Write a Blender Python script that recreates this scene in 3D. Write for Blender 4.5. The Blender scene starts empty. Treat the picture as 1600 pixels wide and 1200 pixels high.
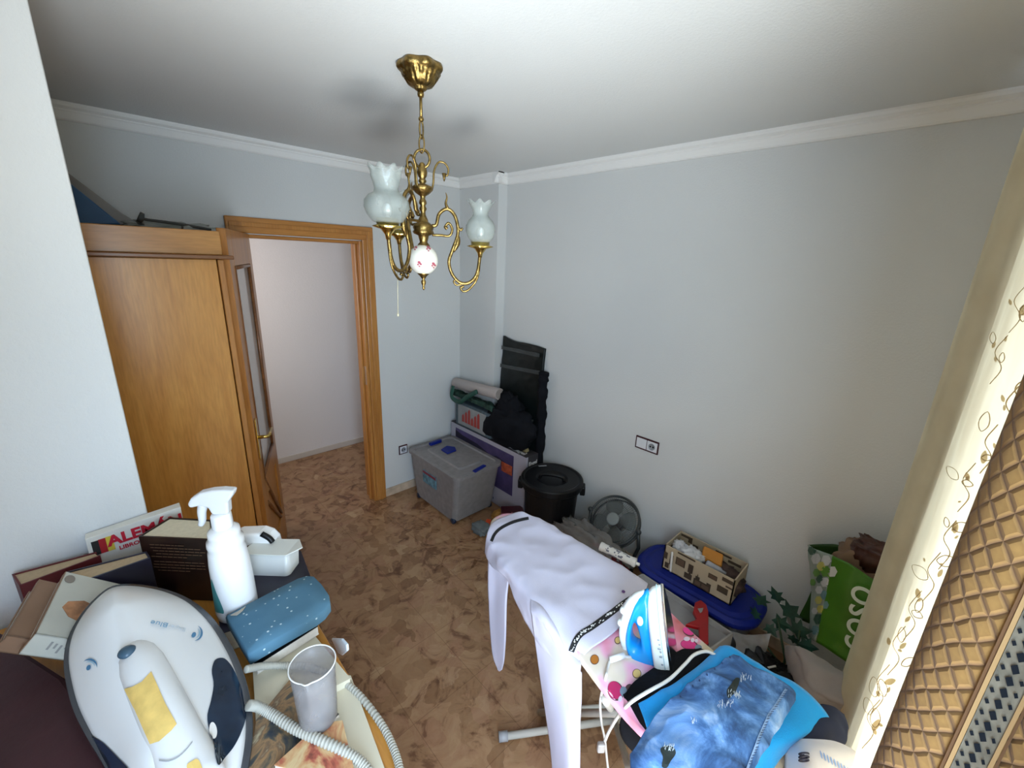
import bpy, bmesh, math, random
from mathutils import Vector, Matrix, noise
from mathutils.bvhtree import BVHTree
C = bpy.context.scene
PI = math.pi
rnd = random.Random(7)

# ---------------------------------------------------------------- camera
H = 1.913
F = 661.537
CR = Vector((0.72493391, -0.68781955, 0.03708225))     # right
CD = Vector((-0.16736852, -0.22810963, -0.95914221))   # down
CF = Vector((0.66817558, 0.68910831, -0.28048375))     # forward
cam_d = bpy.data.cameras.new('camera'); cam = bpy.data.objects.new('camera', cam_d)
C.collection.objects.link(cam); C.camera = cam
cam_d.sensor_width = 36; cam_d.lens = 36 * F / 1600; cam_d.clip_start = 0.02
U = -CD; B = -CF
cam.matrix_world = Matrix(((CR.x, U.x, B.x, 0), (CR.y, U.y, B.y, 0), (CR.z, U.z, B.z, H), (0, 0, 0, 1)))
CO = Vector((0, 0, H))
def ray(px, py):
    return (CR * ((px - 800) / F) + CD * ((py - 600) / F) + CF)
def P(px, py, x=None, y=None, z=None):
    """point of the photograph on the plane x=, y= or z="""
    d = ray(px, py)
    t = x / d.x if x is not None else y / d.y if y is not None else (z - H) / d.z
    return CO + d * t

# ---------------------------------------------------------------- light
C.view_settings.view_transform = 'Standard'; C.view_settings.look = 'None'
C.view_settings.gamma = 1; C.view_settings.use_curve_mapping = False
C.view_settings.exposure = -0.05
W = bpy.data.worlds.new('sky'); C.world = W; W.use_nodes = True
wn = W.node_tree; wn.nodes.clear()
sky = wn.nodes.new('ShaderNodeTexSky'); sky.sky_type = 'NISHITA'; sky.sun_disc = False
sky.sun_elevation = math.radians(66); sky.sun_rotation = math.radians(180); sky.air_density = 1.0
bg = wn.nodes.new('ShaderNodeBackground'); bg.inputs[1].default_value = 0.42
wo = wn.nodes.new('ShaderNodeOutputWorld')
wn.links.new(sky.outputs[0], bg.inputs[0]); wn.links.new(bg.outputs[0], wo.inputs[0])
def lamp(name, kind, loc, energy, color, direction=None, size=None, sizey=None):
    l = bpy.data.lights.new(name, kind); l.energy = energy; l.color = color
    o = bpy.data.objects.new(name, l); C.collection.objects.link(o); o.location = loc
    if direction is not None: o.rotation_euler = Vector(direction).to_track_quat('-Z', 'Y').to_euler()
    if size: l.shape = 'RECTANGLE'; l.size = size; l.size_y = sizey or size
    return o
sun = lamp('sun', 'SUN', (0, -3, 5), 17.0, (1, .97, .92), (0.10, 0.36, -0.93)); sun.data.angle = math.radians(.6)
# daylight entering by the balcony door opening, and the light thrown up by the sunlit terrace
lamp('window_daylight', 'AREA', (-0.15, -0.80, 1.4), 132, (.61, .80, 1.0), (1.0, .14, -.18), 1.3, 1.5)
lamp('terrace_bounce', 'AREA', (0.0, -0.55, 0.5), 31, (.97, 1.0, .97), (0.62, .45, 1.0), .7, .4).data.spread = 1.75
lamp('hall_fill', 'AREA', (0.2, 3.55, 1.7), 9, (1, .92, .88), (1, .25, -.25), .6, 1.2)  # unseen area lamp added to brighten the hall; no window is built there

# ---------------------------------------------------------------- materials
def new_mat(name):
    m = bpy.data.materials.new(name); m.use_nodes = True
    nt = m.node_tree; b = nt.nodes['Principled BSDF']; return m, nt, b
def rgb(c): return (c[0], c[1], c[2], 1)
def tex_noise(nt, scale, detail=3, rough=.5, dist=0, coord='Object', vec=None):
    n = nt.nodes.new('ShaderNodeTexNoise'); n.inputs['Scale'].default_value = scale
    n.inputs['Detail'].default_value = detail; n.inputs['Roughness'].default_value = rough; n.inputs['Distortion'].default_value = dist
    if vec is None:
        tc = nt.nodes.new('ShaderNodeTexCoord'); vec = tc.outputs[coord]
    nt.links.new(vec, n.inputs['Vector']); return n
def ramp(nt, fac, stops, interp='LINEAR'):
    r = nt.nodes.new('ShaderNodeValToRGB'); cr = r.color_ramp; cr.interpolation = interp
    while len(cr.elements) < len(stops): cr.elements.new(.5)
    for e, (p, c) in zip(cr.elements, stops): e.position = p; e.color = rgb(c)
    nt.links.new(fac, r.inputs[0]); return r
def bump(nt, b, h, strength, dist=.01):
    n = nt.nodes.new('ShaderNodeBump'); n.inputs['Strength'].default_value = strength; n.inputs['Distance'].default_value = dist
    nt.links.new(h, n.inputs['Height']); nt.links.new(n.outputs[0], b.inputs['Normal'])
def mat(name, c, rough=.5, metal=0, var=0, vscale=8, bs=0, bscale=60, trans=0, alpha=1, ior=1.45, sheen=0, sub=0, spec=None):
    m, nt, b = new_mat(name)
    b.inputs['Roughness'].default_value = rough; b.inputs['Metallic'].default_value = metal
    b.inputs['IOR'].default_value = ior; b.inputs['Transmission Weight'].default_value = trans
    b.inputs['Alpha'].default_value = alpha; b.inputs['Sheen Weight'].default_value = sheen
    if spec is not None: b.inputs['Specular IOR Level'].default_value = spec
    n = tex_noise(nt, vscale, 4)
    lo = [max(0, v * (1 - var)) for v in c]; hi = [min(1, v * (1 + var)) for v in c]
    r = ramp(nt, n.outputs[0], [(.3, lo), (.7, hi)]); nt.links.new(r.outputs[0], b.inputs['Base Color'])
    if bs:
        n2 = tex_noise(nt, bscale, 4, .6); bump(nt, b, n2.outputs[0], bs, .004)
    return m
def translucent(name, c, amount, base=None, rough=.8):
    m, nt, b = new_mat(name)
    b.inputs['Roughness'].default_value = rough
    n = tex_noise(nt, 30, 4); r = ramp(nt, n.outputs[0], [(.3, [v * .95 for v in c]), (.7, c)])
    nt.links.new(r.outputs[0], b.inputs['Base Color'])
    t = nt.nodes.new('ShaderNodeBsdfTranslucent'); nt.links.new(r.outputs[0], t.inputs[0])
    mx = nt.nodes.new('ShaderNodeMixShader'); mx.inputs[0].default_value = amount
    nt.links.new(b.outputs[0], mx.inputs[1]); nt.links.new(t.outputs[0], mx.inputs[2])
    nt.links.new(mx.outputs[0], nt.nodes['Material Output'].inputs[0]); return m
def frosted(name, c, clear=.4, rough=.35, gloss=.25):
    """thin milky plastic or film: part see-through, part translucent"""
    m, nt, b = new_mat(name)
    b.inputs['Roughness'].default_value = rough; b.inputs['Base Color'].default_value = rgb(c)
    t = nt.nodes.new('ShaderNodeBsdfTransparent'); t.inputs[0].default_value = rgb([min(1, v * .3 + .68) for v in c])
    n = tex_noise(nt, 25, 3); r = ramp(nt, n.outputs[0], [(.3, (clear * .9,) * 3), (.7, (min(1, clear * 1.1),) * 3)])
    mx = nt.nodes.new('ShaderNodeMixShader'); nt.links.new(r.outputs[0], mx.inputs[0])
    nt.links.new(b.outputs[0], mx.inputs[1]); nt.links.new(t.outputs[0], mx.inputs[2])
    nt.links.new(mx.outputs[0], nt.nodes['Material Output'].inputs[0]); return m
def wall_mat(name, c):
    m, nt, b = new_mat(name); b.inputs['Roughness'].default_value = .85; b.inputs['Specular IOR Level'].default_value = .15
    n = tex_noise(nt, 1.3, 3); r = ramp(nt, n.outputs[0], [(.35, [v * .97 for v in c]), (.65, c)])
    nt.links.new(r.outputs[0], b.inputs['Base Color'])
    n2 = tex_noise(nt, 110, 5, .65); bump(nt, b, n2.outputs[0], .35, .004); return m
def wood_mat(name, a, c, axis='Z', scale=1.0, rough=.28, dark=None):
    m, nt, b = new_mat(name); b.inputs['Roughness'].default_value = rough
    tc = nt.nodes.new('ShaderNodeTexCoord'); mp = nt.nodes.new('ShaderNodeMapping')
    s = {'X': (1, 9, 9), 'Y': (9, 1, 9), 'Z': (9, 9, .9)}[axis]
    mp.inputs['Scale'].default_value = [v * scale for v in s]
    nt.links.new(tc.outputs['Object'], mp.inputs[0])
    n = tex_noise(nt, 1.2, 6, .6, 1.2, vec=mp.outputs[0])
    r = ramp(nt, n.outputs[0], [(.3, a), (.5, [(x + y) / 2 for x, y in zip(a, c)]), (.7, c)])
    n2 = tex_noise(nt, 14, 3, .5, 0, vec=mp.outputs[0])
    r2 = ramp(nt, n2.outputs[0], [(.35, (.86, .84, .8)), (.6, (1, 1, 1))])
    mx = nt.nodes.new('ShaderNodeMix'); mx.data_type = 'RGBA'; mx.blend_type = 'MULTIPLY'; mx.inputs[0].default_value = 1
    nt.links.new(r.outputs[0], mx.inputs[6]); nt.links.new(r2.outputs[0], mx.inputs[7])
    nt.links.new(mx.outputs[2], b.inputs['Base Color'])
    bump(nt, b, n2.outputs[0], .06, .002); return m
def floor_mat(name):
    m, nt, b = new_mat(name); b.inputs['Roughness'].default_value = .42
    tc = nt.nodes.new('ShaderNodeTexCoord')
    warp = tex_noise(nt, 9, 3, .5, vec=tc.outputs['Object'])
    ad = nt.nodes.new('ShaderNodeVectorMath'); ad.operation = 'MULTIPLY_ADD'
    nt.links.new(warp.outputs['Color'], ad.inputs[0]); ad.inputs[1].default_value = (.13, .13, 0); nt.links.new(tc.outputs['Object'], ad.inputs[2])
    v = nt.nodes.new('ShaderNodeTexVoronoi'); v.inputs['Scale'].default_value = 15; nt.links.new(ad.outputs[0], v.inputs['Vector'])
    r1 = ramp(nt, v.outputs['Color'], [(.10, (.25, .135, .065)), (.30, (.33, .195, .10)), (.5, (.40, .25, .135)), (.75, (.36, .205, .115)), (.95, (.46, .315, .18))])
    n = tex_noise(nt, 7, 5, .65, 1.5, vec=tc.outputs['Object'])
    r2 = ramp(nt, n.outputs[0], [(.36, (.42, .30, .24)), (.46, (.86, .78, .72)), (.62, (1.0, .98, .95))])
    mx = nt.nodes.new('ShaderNodeMix'); mx.data_type = 'RGBA'; mx.blend_type = 'MULTIPLY'; mx.inputs[0].default_value = .9
    nt.links.new(r1.outputs[0], mx.inputs[6]); nt.links.new(r2.outputs[0], mx.inputs[7])
    br = nt.nodes.new('ShaderNodeTexBrick'); br.inputs['Scale'].default_value = 1; br.offset = 0
    br.inputs['Brick Width'].default_value = .33; br.inputs['Row Height'].default_value = .33; br.inputs['Mortar Size'].default_value = .0015
    br.inputs['Color1'].default_value = br.inputs['Color2'].default_value = (1, 1, 1, 1); br.inputs['Mortar'].default_value = (.72, .68, .64, 1)
    nt.links.new(tc.outputs['Object'], br.inputs['Vector'])
    mx2 = nt.nodes.new('ShaderNodeMix'); mx2.data_type = 'RGBA'; mx2.blend_type = 'MULTIPLY'; mx2.inputs[0].default_value = 1
    nt.links.new(mx.outputs[2], mx2.inputs[6]); nt.links.new(br.outputs['Color'], mx2.inputs[7])
    nt.links.new(mx2.outputs[2], b.inputs['Base Color']); return m

M_wall = wall_mat('white_plaster', (.66, .67, .665)); M_ceil = wall_mat('ceiling_plaster', (.68, .69, .685))
M_hall = wall_mat('hall_plaster', (.80, .76, .75))
M_corn = mat('cornice_plaster', (.82, .815, .80), .6, bs=.1)
M_floor = floor_mat('mottled_brown_tile')
M_skirt = mat('beige_skirting_tile', (.55, .43, .32), .4, var=.2, vscale=14)
M_terr = mat('terrace_tile', (.12, .12, .115), .8, var=.1)
M_wood = wood_mat('honey_wood', (.50, .205, .035), (.66, .315, .07)); M_woodx = wood_mat('honey_wood_x', (.42, .18, .04), (.56, .27, .07), 'X')
M_door = wood_mat('door_wood', (.40, .155, .035), (.56, .25, .06)); M_doorx = wood_mat('door_wood_x', (.40, .155, .035), (.56, .25, .06), 'X')
M_dark = wood_mat('dark_wood', (.16, .06, .02), (.28, .11, .035), 'X')
M_topw = wood_mat('cabinet_top_wood', (.50, .22, .04), (.62, .29, .06), 'Y')
M_glass = mat('door_glass', (.75, .72, .70), .08, trans=.35, ior=1.45)
M_brass = mat('aged_brass', (.27, .18, .06), .36, 1, var=.5, vscale=60, bs=.6, bscale=70)
M_brassb = mat('bright_brass', (.70, .52, .16), .2, 1, var=.1)
M_chrome = mat('chrome', (.7, .7, .7), .15, 1)
M_wht = mat('white_plastic', (.80, .80, .78), .3); M_wht2 = mat('glossy_white_plastic', (.82, .82, .81), .18)
M_gry = mat('grey_plastic', (.35, .36, .38), .4); M_blk = mat('black_plastic', (.005, .005, .006), .4, var=.3, spec=.3)
M_blkf = mat('black_fabric', (.007, .0075, .010), .95, var=.4, bs=.4, spec=.15)
M_blkbag = mat('black_plastic_sheet', (.004, .007, .007), .38, var=.3, bs=.7, bscale=9, spec=.35)
M_blue = mat('royal_blue_plastic', (.006, .016, .19), .4, spec=.3)
M_navy = mat('navy_plastic', (.012, .025, .055), .3)

# ---------------------------------------------------------------- geometry helpers
class G:
    def __init__(s): s.v = []; s.f = []; s.uv = None; s.mi = []
    def add(s, vs, fs, m=0):
        o = len(s.v); s.v += [Vector(p) for p in vs]; s.f += [tuple(i + o for i in f) for f in fs]; s.mi += [m] * len(fs); return s
    def box(s, x0, x1, y0, y1, z0, z1, m=0):
        return s.add([(x0, y0, z0), (x1, y0, z0), (x1, y1, z0), (x0, y1, z0), (x0, y0, z1), (x1, y0, z1), (x1, y1, z1), (x0, y1, z1)],
                     [(0, 3, 2, 1), (4, 5, 6, 7), (0, 1, 5, 4), (1, 2, 6, 5), (2, 3, 7, 6), (3, 0, 4, 7)], m)
    def obox(s, o, a, b, c, m=0):
        o, a, b, c = map(Vector, (o, a, b, c))
        vs = [o, o + a, o + a + b, o + b, o + c, o + a + c, o + a + b + c, o + b + c]
        return s.add(vs, [(0, 3, 2, 1), (4, 5, 6, 7), (0, 1, 5, 4), (1, 2, 6, 5), (2, 3, 7, 6), (3, 0, 4, 7)], m)
    def prism(s, poly, vec, m=0):
        n = len(poly); vec = Vector(vec); a = [Vector(p) for p in poly]; b = [p + vec for p in a]
        return s.add(a + b, [tuple(range(n))[::-1], tuple(range(n, 2 * n))] + [(i, (i + 1) % n, n + (i + 1) % n, n + i) for i in range(n)], m)
    def tube(s, pts, r, n=10, closed=False, caps=True, m=0, flat=1.0):
        pts = [Vector(p) for p in pts]; k = len(pts); rs = r if isinstance(r, (list, tuple)) else [r] * k
        vs = []; fs = []; up = None
        for i in range(k):
            a = pts[(i - 1) % k] if (closed or i > 0) else pts[i]; b = pts[(i + 1) % k] if (closed or i < k - 1) else pts[i]
            t = (b - a).normalized()
            if up is None:
                up = Vector((0, 0, 1)) if abs(t.z) < .9 else Vector((1, 0, 0))
            sx = t.cross(up)
            if sx.length < 1e-6: sx = t.orthogonal()
            sx.normalize(); uy = sx.cross(t).normalized(); up = uy
            for j in range(n):
                an = 2 * PI * j / n; vs.append(pts[i] + (sx * math.cos(an) + uy * math.sin(an) * flat) * rs[i])
        for i in range(k if closed else k - 1):
            i2 = (i + 1) % k
            for j in range(n): fs.append((i * n + j, i * n + (j + 1) % n, i2 * n + (j + 1) % n, i2 * n + j))
        if caps and not closed: fs += [tuple(range(n))[::-1], tuple(range((k - 1) * n, k * n))]
        return s.add(vs, fs, m)
    def lathe(s, prof, c, n=28, axis=(0, 0, 1), ruffle=None, m=0, cap=True):
        c = Vector(c); ax = Vector(axis).normalized(); q = Vector((0, 0, 1)).rotation_difference(ax)
        vs = []; fs = []; k = len(prof)
        for i, (r, z) in enumerate(prof):
            for j in range(n):
                an = 2 * PI * j / n; rr, zz = r, z
                if ruffle: rr, zz = ruffle(i, an, r, z)
                vs.append(c + q @ Vector((rr * math.cos(an), rr * math.sin(an), zz)))
        for i in range(k - 1):
            for j in range(n): fs.append((i * n + j, i * n + (j + 1) % n, (i + 1) * n + (j + 1) % n, (i + 1) * n + j))
        if cap:
            if prof[0][0] > 1e-5: fs.append(tuple(range(n))[::-1])
            if prof[-1][0] > 1e-5: fs.append(tuple(range((k - 1) * n, k * n)))
        return s.add(vs, fs, m)
    def sphere(s, c, r, n=20, m=0):
        c = Vector(c); r = r if isinstance(r, (tuple, list)) else (r, r, r)
        prof = [(max(1e-6, math.sin(PI * i / (n // 2))), -math.cos(PI * i / (n // 2))) for i in range(n // 2 + 1)]
        g = G().lathe(prof, (0, 0, 0), n, cap=False)
        return s.add([Vector((p.x * r[0], p.y * r[1], p.z * r[2])) + c for p in g.v], g.f, m)
    def xf(s, mtx): s.v = [mtx @ p for p in s.v]; return s
def lump(c, r, seed, amp=.25, freq=3.0, n=40, pw=.6, rot=0, tilt=0, floor=None):
    """a soft crumpled body: rounded box pushed about by noise"""
    g = G().sphere((0, 0, 0), 1, n); mt = Matrix.Rotation(rot, 3, 'Z') @ Matrix.Rotation(tilt, 3, 'X'); out = []
    for p in g.v:
        q = Vector([math.copysign(abs(t) ** pw, t) for t in p])
        nz = noise.noise(p * freq + Vector((seed, seed * 2, 0))) + .5 * noise.noise(p * freq * 2.3 + Vector((0, seed, 3)))
        rid = 1 - abs(noise.noise(p * freq * 1.5 + Vector((seed, 5, seed)))) * 2
        q = q * (1 + amp * nz + amp * .3 * rid)
        q = Vector((q.x * r[0], q.y * r[1], q.z * r[2])); q = mt @ q + Vector(c)
        if floor is not None: q.z = max(q.z, floor)
        out.append(q)
    g.v = out; return g
def catmull(p0, p1, p2, p3, t):
    return .5 * ((2 * p1) + (p2 - p0) * t + (2 * p0 - 5 * p1 + 4 * p2 - p3) * t * t + (3 * p1 - p0 - 3 * p2 + p3) * t ** 3)
def spline(pts, n):
    pts = [Vector(p) for p in pts]; k = len(pts) - 1; out = []
    for i in range(n + 1):
        u = i / n * k; a = min(int(u), k - 1); t = u - a
        g = lambda j: pts[max(0, min(k, j))] if 0 <= j <= k else (pts[0] * 2 - pts[1] if j < 0 else pts[k] * 2 - pts[k - 1])
        out.append(catmull(g(a - 1), g(a), g(a + 1), g(a + 2), t))
    return out
def loop_spline(pts, n):
    pts = [Vector(p) for p in pts]; k = len(pts); out = []
    for i in range(n):
        u = i / n * k; a = int(u); t = u - a; out.append(catmull(pts[(a - 1) % k], pts[a % k], pts[(a + 1) % k], pts[(a + 2) % k], t))
    return out
def patch(rows, nu=40, nv=40, amp=0, freq=8, seed=0, ridge=True, stretch=(1, 1, 1), zmin=None):
    """cloth through a grid of control points, with creases"""
    cols = [spline(r, nu) for r in rows]; grid = [spline([c[i] for c in cols], nv) for i in range(nu + 1)]
    vs = [grid[i][j] for i in range(nu + 1) for j in range(nv + 1)]
    fs = [(i * (nv + 1) + j, (i + 1) * (nv + 1) + j, (i + 1) * (nv + 1) + j + 1, i * (nv + 1) + j + 1) for i in range(nu) for j in range(nv)]
    g = G().add(vs, fs); g.uv = [(i / nu, j / nv) for i in range(nu + 1) for j in range(nv + 1)]
    if amp:
        out = []
        for i in range(nu + 1):
            for j in range(nv + 1):
                p = grid[i][j]; a = grid[min(nu, i + 1)][j] - grid[max(0, i - 1)][j]; b = grid[i][min(nv, j + 1)] - grid[i][max(0, j - 1)]
                nrm = a.cross(b)
                nrm = nrm.normalized() if nrm.length > 1e-9 else Vector((0, 0, 1))
                if nrm.z < -.2: nrm = -nrm
                q = Vector((p.x * stretch[0], p.y * stretch[1], p.z * stretch[2])) * freq + Vector((seed * 3.1, seed, 0))
                h = noise.noise(q) + .45 * noise.noise(q * 2.2)
                if ridge: h = .6 * h + .7 * (.5 - abs(noise.noise(q * 1.3 + Vector((9, 2, seed)))) * 2)
                w = p + nrm * amp * h
                if zmin is not None: w.z = max(w.z, zmin)
                out.append(w)
        g.v = out
    return g

ORIG = {}
def link(name, data):
    o = bpy.data.objects.new(name, data); C.collection.objects.link(o); return o
def thing(name, label, cat, loc, group=None):
    o = link(name, None); o.empty_display_size = .05; o.location = loc; ORIG[o.name] = Vector(loc)
    o['label'] = label; o['category'] = cat
    if group: o['group'] = group
    return o
def tag(o, label, cat, group=None, kind=None):
    o['label'] = label; o['category'] = cat
    if group: o['group'] = group
    if kind: o['kind'] = kind
    return o
def build(name, g, m, parent=None, smooth=False, bevel=0, solid=0, sub=0, org=None, label=None, seg=2, offset=-1):
    if parent is not None: org = ORIG[parent.name]
    elif org is None:
        lo = Vector([min(p[k] for p in g.v) for k in range(3)]); hi = Vector([max(p[k] for p in g.v) for k in range(3)])
        org = Vector(((lo.x + hi.x) / 2, (lo.y + hi.y) / 2, lo.z))
    me = bpy.data.meshes.new(name)
    me.from_pydata([tuple(p - org) for p in g.v], [], g.f)
    for mm in (m if isinstance(m, (list, tuple)) else [m]): me.materials.append(mm)
    for p, i in zip(me.polygons, g.mi): p.material_index = i; p.use_smooth = smooth
    if g.uv:
        ul = me.uv_layers.new(name='UVMap')
        for lp in me.loops: ul.data[lp.index].uv = g.uv[lp.vertex_index]
    bm = bmesh.new(); bm.from_mesh(me)
    if not g.uv: bmesh.ops.recalc_face_normals(bm, faces=bm.faces)
    bm.to_mesh(me); bm.free()
    o = link(name, me); ORIG[o.name] = Vector(org)
    if parent is not None: o.parent = parent
    else: o.location = org
    if solid:
        md = o.modifiers.new('thickness', 'SOLIDIFY'); md.thickness = solid; md.offset = offset
    if bevel:
        md = o.modifiers.new('bevel', 'BEVEL'); md.width = bevel; md.segments = seg; md.limit_method = 'ANGLE'; md.angle_limit = .6
        md.use_clamp_overlap = True
    if sub:
        md = o.modifiers.new('smooth', 'SUBSURF'); md.levels = md.render_levels = sub
    if label: o['label'] = label
    return o
def struct(name, g, m, parent=None, **k):
    o = build(name, g, m, parent, **k)
    if parent is None: o['kind'] = 'structure'
    return o
def text(name, s, size, m, parent, o, xd, yd, ext=.0004, bold=0, shear=0):
    cu = bpy.data.curves.new(name, 'FONT'); cu.body = s; cu.size = size; cu.extrude = ext; cu.offset = bold; cu.shear = shear
    cu.align_x = 'LEFT'
    tmp = bpy.data.objects.new('tmp', cu); C.collection.objects.link(tmp)
    dg = bpy.context.evaluated_depsgraph_get(); me = bpy.data.meshes.new_from_object(tmp.evaluated_get(dg))
    bpy.data.objects.remove(tmp)
    xd = Vector(xd).normalized(); yd = Vector(yd); yd = (yd - xd * yd.dot(xd)).normalized(); zd = xd.cross(yd)
    o = Vector(o) - ORIG[parent.name]
    for v in me.vertices: v.co = o + xd * v.co.x + yd * v.co.y + zd * v.co.z
    me.materials.clear(); me.materials.append(m); me.name = name
    ob = link(name, me); ob.parent = parent; ORIG[ob.name] = ORIG[parent.name]; return ob
def bvh(g): return BVHTree.FromPolygons([tuple(p) for p in g.v], g.f)
def bvh_obj(o):
    dg = bpy.context.evaluated_depsgraph_get(); dg.update(); e = o.evaluated_get(dg); me = e.to_mesh(); mw = ORIG[o.name]
    return BVHTree.FromPolygons([tuple(v.co + mw) for v in me.vertices], [tuple(p.vertices) for p in me.polygons])
def hit(tree, px, py):
    d = ray(px, py).normalized(); loc, nrm, i, dist = tree.ray_cast(CO, d)
    if loc is None: return None, None
    if nrm.dot(d) > 0: nrm = -nrm
    return loc, nrm
def decal(tree, pts, rings=5, n=40, off=.0012, smooth=True):
    """a printed or inlaid shape lying on a surface"""
    pts = [Vector((a, b, 0)) for a, b in pts]
    lp = loop_spline(pts, n) if smooth else sum([[pts[i].lerp(pts[(i + 1) % len(pts)], t / 6) for t in range(6)] for i in range(len(pts))], [])
    n = len(lp); c = sum(lp, Vector()) / n; vs = []; last = None
    for k in range(rings + 1):
        t = 1 - k / rings * .98
        for q in lp:
            w = c.lerp(q, t); l, nn = hit(tree, w.x, w.y)
            if l is None: l, nn = last if last else hit(tree, c.x, c.y)
            if l is None: return None
            last = (l, nn); vs.append(l + nn * off)
    fs = [(k * n + j, k * n + (j + 1) % n, (k + 1) * n + (j + 1) % n, (k + 1) * n + j) for k in range(rings) for j in range(n)]
    fs.append(tuple(range(rings * n, rings * n + n)))
    return G().add(vs, fs)
def ell(cx, cy, rx, ry, a=0, n=12):
    return [(cx + rx * math.cos(t) * math.cos(a) - ry * math.sin(t) * math.sin(a), cy + rx * math.cos(t) * math.sin(a) + ry * math.sin(t) * math.cos(a)) for t in [2 * PI * i / n for i in range(n)]]

# ================================================================ SETTING
XR = 2.268; XP = 2.182; YP = 2.464; YB = 2.92; YH = 4.07; YN = 1.37; YF = -.35; XL = -1.0
g = G().box(XL - .1, XR + .15, YF - .1, YH + .1, -.1, 0); struct('floor', g, M_floor)
g = G().box(XL - .1, XR + .15, YF - .12, YH + .1, 2.5, 2.6); struct('ceiling', g, M_ceil)
g = G().box(XL, .64, YB, 3.03, 0, 2.5).box(1.345, XR + .1, YB, 3.03, 0, 2.5).box(.64, 1.345, YB, 3.03, 2.0, 2.5); struct('wall_back', g, M_wall)
g = G().box(XR, XR + .12, YF - .1, YH, 0, 2.5).box(XP, XR + .01, YP, YB, 0, 2.5); struct('wall_right', g, M_wall)
g = G().box(XL - .1, XL, YF - .1, YH, 0, 2.5); struct('wall_left', g, M_wall)
g = G().box(XL, -.008, YN, YN + .10, 0, 2.5); struct('wall_niche', g, M_wall, bevel=.004)
g = G().box(XL - .1, XR, YH, YH + .1, 0, 2.5); struct('wall_hall', g, M_hall)
g = G().box(XL, -.9, YF - .1, YF, 0, 2.5).box(1.15, XR, YF - .1, YF, 0, 2.5).box(-.9, 1.15, YF - .1, YF, 2.28, 2.5); struct('wall_front', g, M_wall)
g = G().box(-2.5, 4, -4.5, YF - .1, -.12, -.02); struct('terrace_floor', g, M_terr)
# balcony door frame behind the photographer
wf = G().box(-.9, 1.15, YF - .09, YF - .02, 2.22, 2.28).box(-.9, -.84, YF - .09, YF - .02, 0, 2.22).box(1.09, 1.15, YF - .09, YF - .02, 0, 2.22).box(-.9, 1.15, YF - .09, YF - .02, 0, .03)
w = struct('window_1', wf, M_wht, bevel=.004)
# cornice
def cornice(a, b, nrm, name, z0=2.433):
    a, b, nrm = Vector(a), Vector(b), Vector(nrm)
    prof = [(0, z0), (.012, z0), (.018, z0 + .006), (.03, z0 + .032), (.034, z0 + .036), (.034, z0 + .041), (.05, z0 + .05), (.055, z0 + .06), (.055, 2.5), (0, 2.5)]
    pts = [a + nrm * d + Vector((0, 0, z)) for d, z in prof]
    struct(name, G().prism(pts, b - a), M_corn)
cornice((XL, YB, 0), (XP, YB, 0), (0, -1, 0), 'trim_1')
cornice((XP, YB, 0), (XP, YP - .055, 0), (-1, 0, 0), 'trim_2')
cornice((XP - .055, YP, 0), (XR, YP, 0), (0, -1, 0), 'trim_3')
cornice((XR, YP, 0), (XR, YF, 0), (-1, 0, 0), 'trim_4')
struct('baseboard_back', G().box(1.42, XP, YB - .012, YB, 0, .07), M_skirt, bevel=.003)
struct('baseboard_right', G().box(XR - .012, XR, YF, YP, 0, .07).box(XP - .012, XP, YP, YB, 0, .07), M_skirt, bevel=.003)
struct('baseboard_hall', G().box(XL, XR, YH - .012, YH, 0, .055), mat('hall_skirting', (.62, .56, .50), .4), bevel=.003)
# door frame and leaf
d1 = build('door_1', G().box(1.345, 1.425, YB - .02, YB, 0, 2.092).box(.56, .64, YB - .02, YB, 0, 2.092), M_door, org=Vector((1, YB, 0)), bevel=.006)
d1['kind'] = 'structure'
build('lintel', G().box(.56, 1.425, YB - .022, YB, 2.005, 2.092).box(.64, 1.345, YB, 3.03, 1.98, 2.0), M_doorx, d1, bevel=.006)
build('jamb', G().box(1.325, 1.345, YB - .012, 3.045, 0, 2.0).box(.64, .66, YB - .012, 3.045, 0, 2.0).box(1.31, 1.325, YB + .035, YB + .055, 0, 1.99), M_door, d1, bevel=.003)
build('architrave_moulding', G().box(1.375, 1.40, YB - .027, YB - .02, 0, 2.06).box(.575, .60, YB - .027, YB - .02, 0, 2.06).box(.575, 1.40, YB - .028, YB - .02, 2.04, 2.065), M_door, d1, bevel=.003)
build('strike_plate', G().box(1.3235, 1.3265, YB, YB + .03, .98, 1.12), M_chrome, d1)
Fp = Vector((.435, 2.262, 0)); Hp = Vector((.668, 2.895, 0)); dl = (Hp - Fp); L = dl.length; du = dl / L; dn = Vector((-du.y, du.x, 0))  # dn points behind leaf
leaf = thing('door_leaf', 'open honey-brown wooden door leaf with glazed panel, swung against the wardrobe', 'door', (Hp.x, Hp.y, 0))
def lf(a0, a1, z0, z1, d0=0, d1_=.035): return (Fp + du * a0 + dn * d0 + Vector((0, 0, z0)), du * (a1 - a0), dn * (d1_ - d0), Vector((0, 0, z1 - z0)))
g = G(); g.obox(*lf(0, .11, .01, 2.0)); g.obox(*lf(L - .11, L, .01, 2.0)); g.obox(*lf(.11, L - .11, .01, .25)); g.obox(*lf(.11, L - .11, 1.84, 2.0)); g.obox(*lf(.11, L - .11, .62, .74))
build('frame', g, M_door, leaf, bevel=.003)
build('glass', G().obox(*lf(.11, L - .11, .74, 1.84, .012, .02)), M_glass, leaf)
g = G().obox(*lf(.11, L - .11, .25, .62, .01, .026)); build('lower_panel', g, M_door, leaf, bevel=.004)
g = G()
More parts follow.
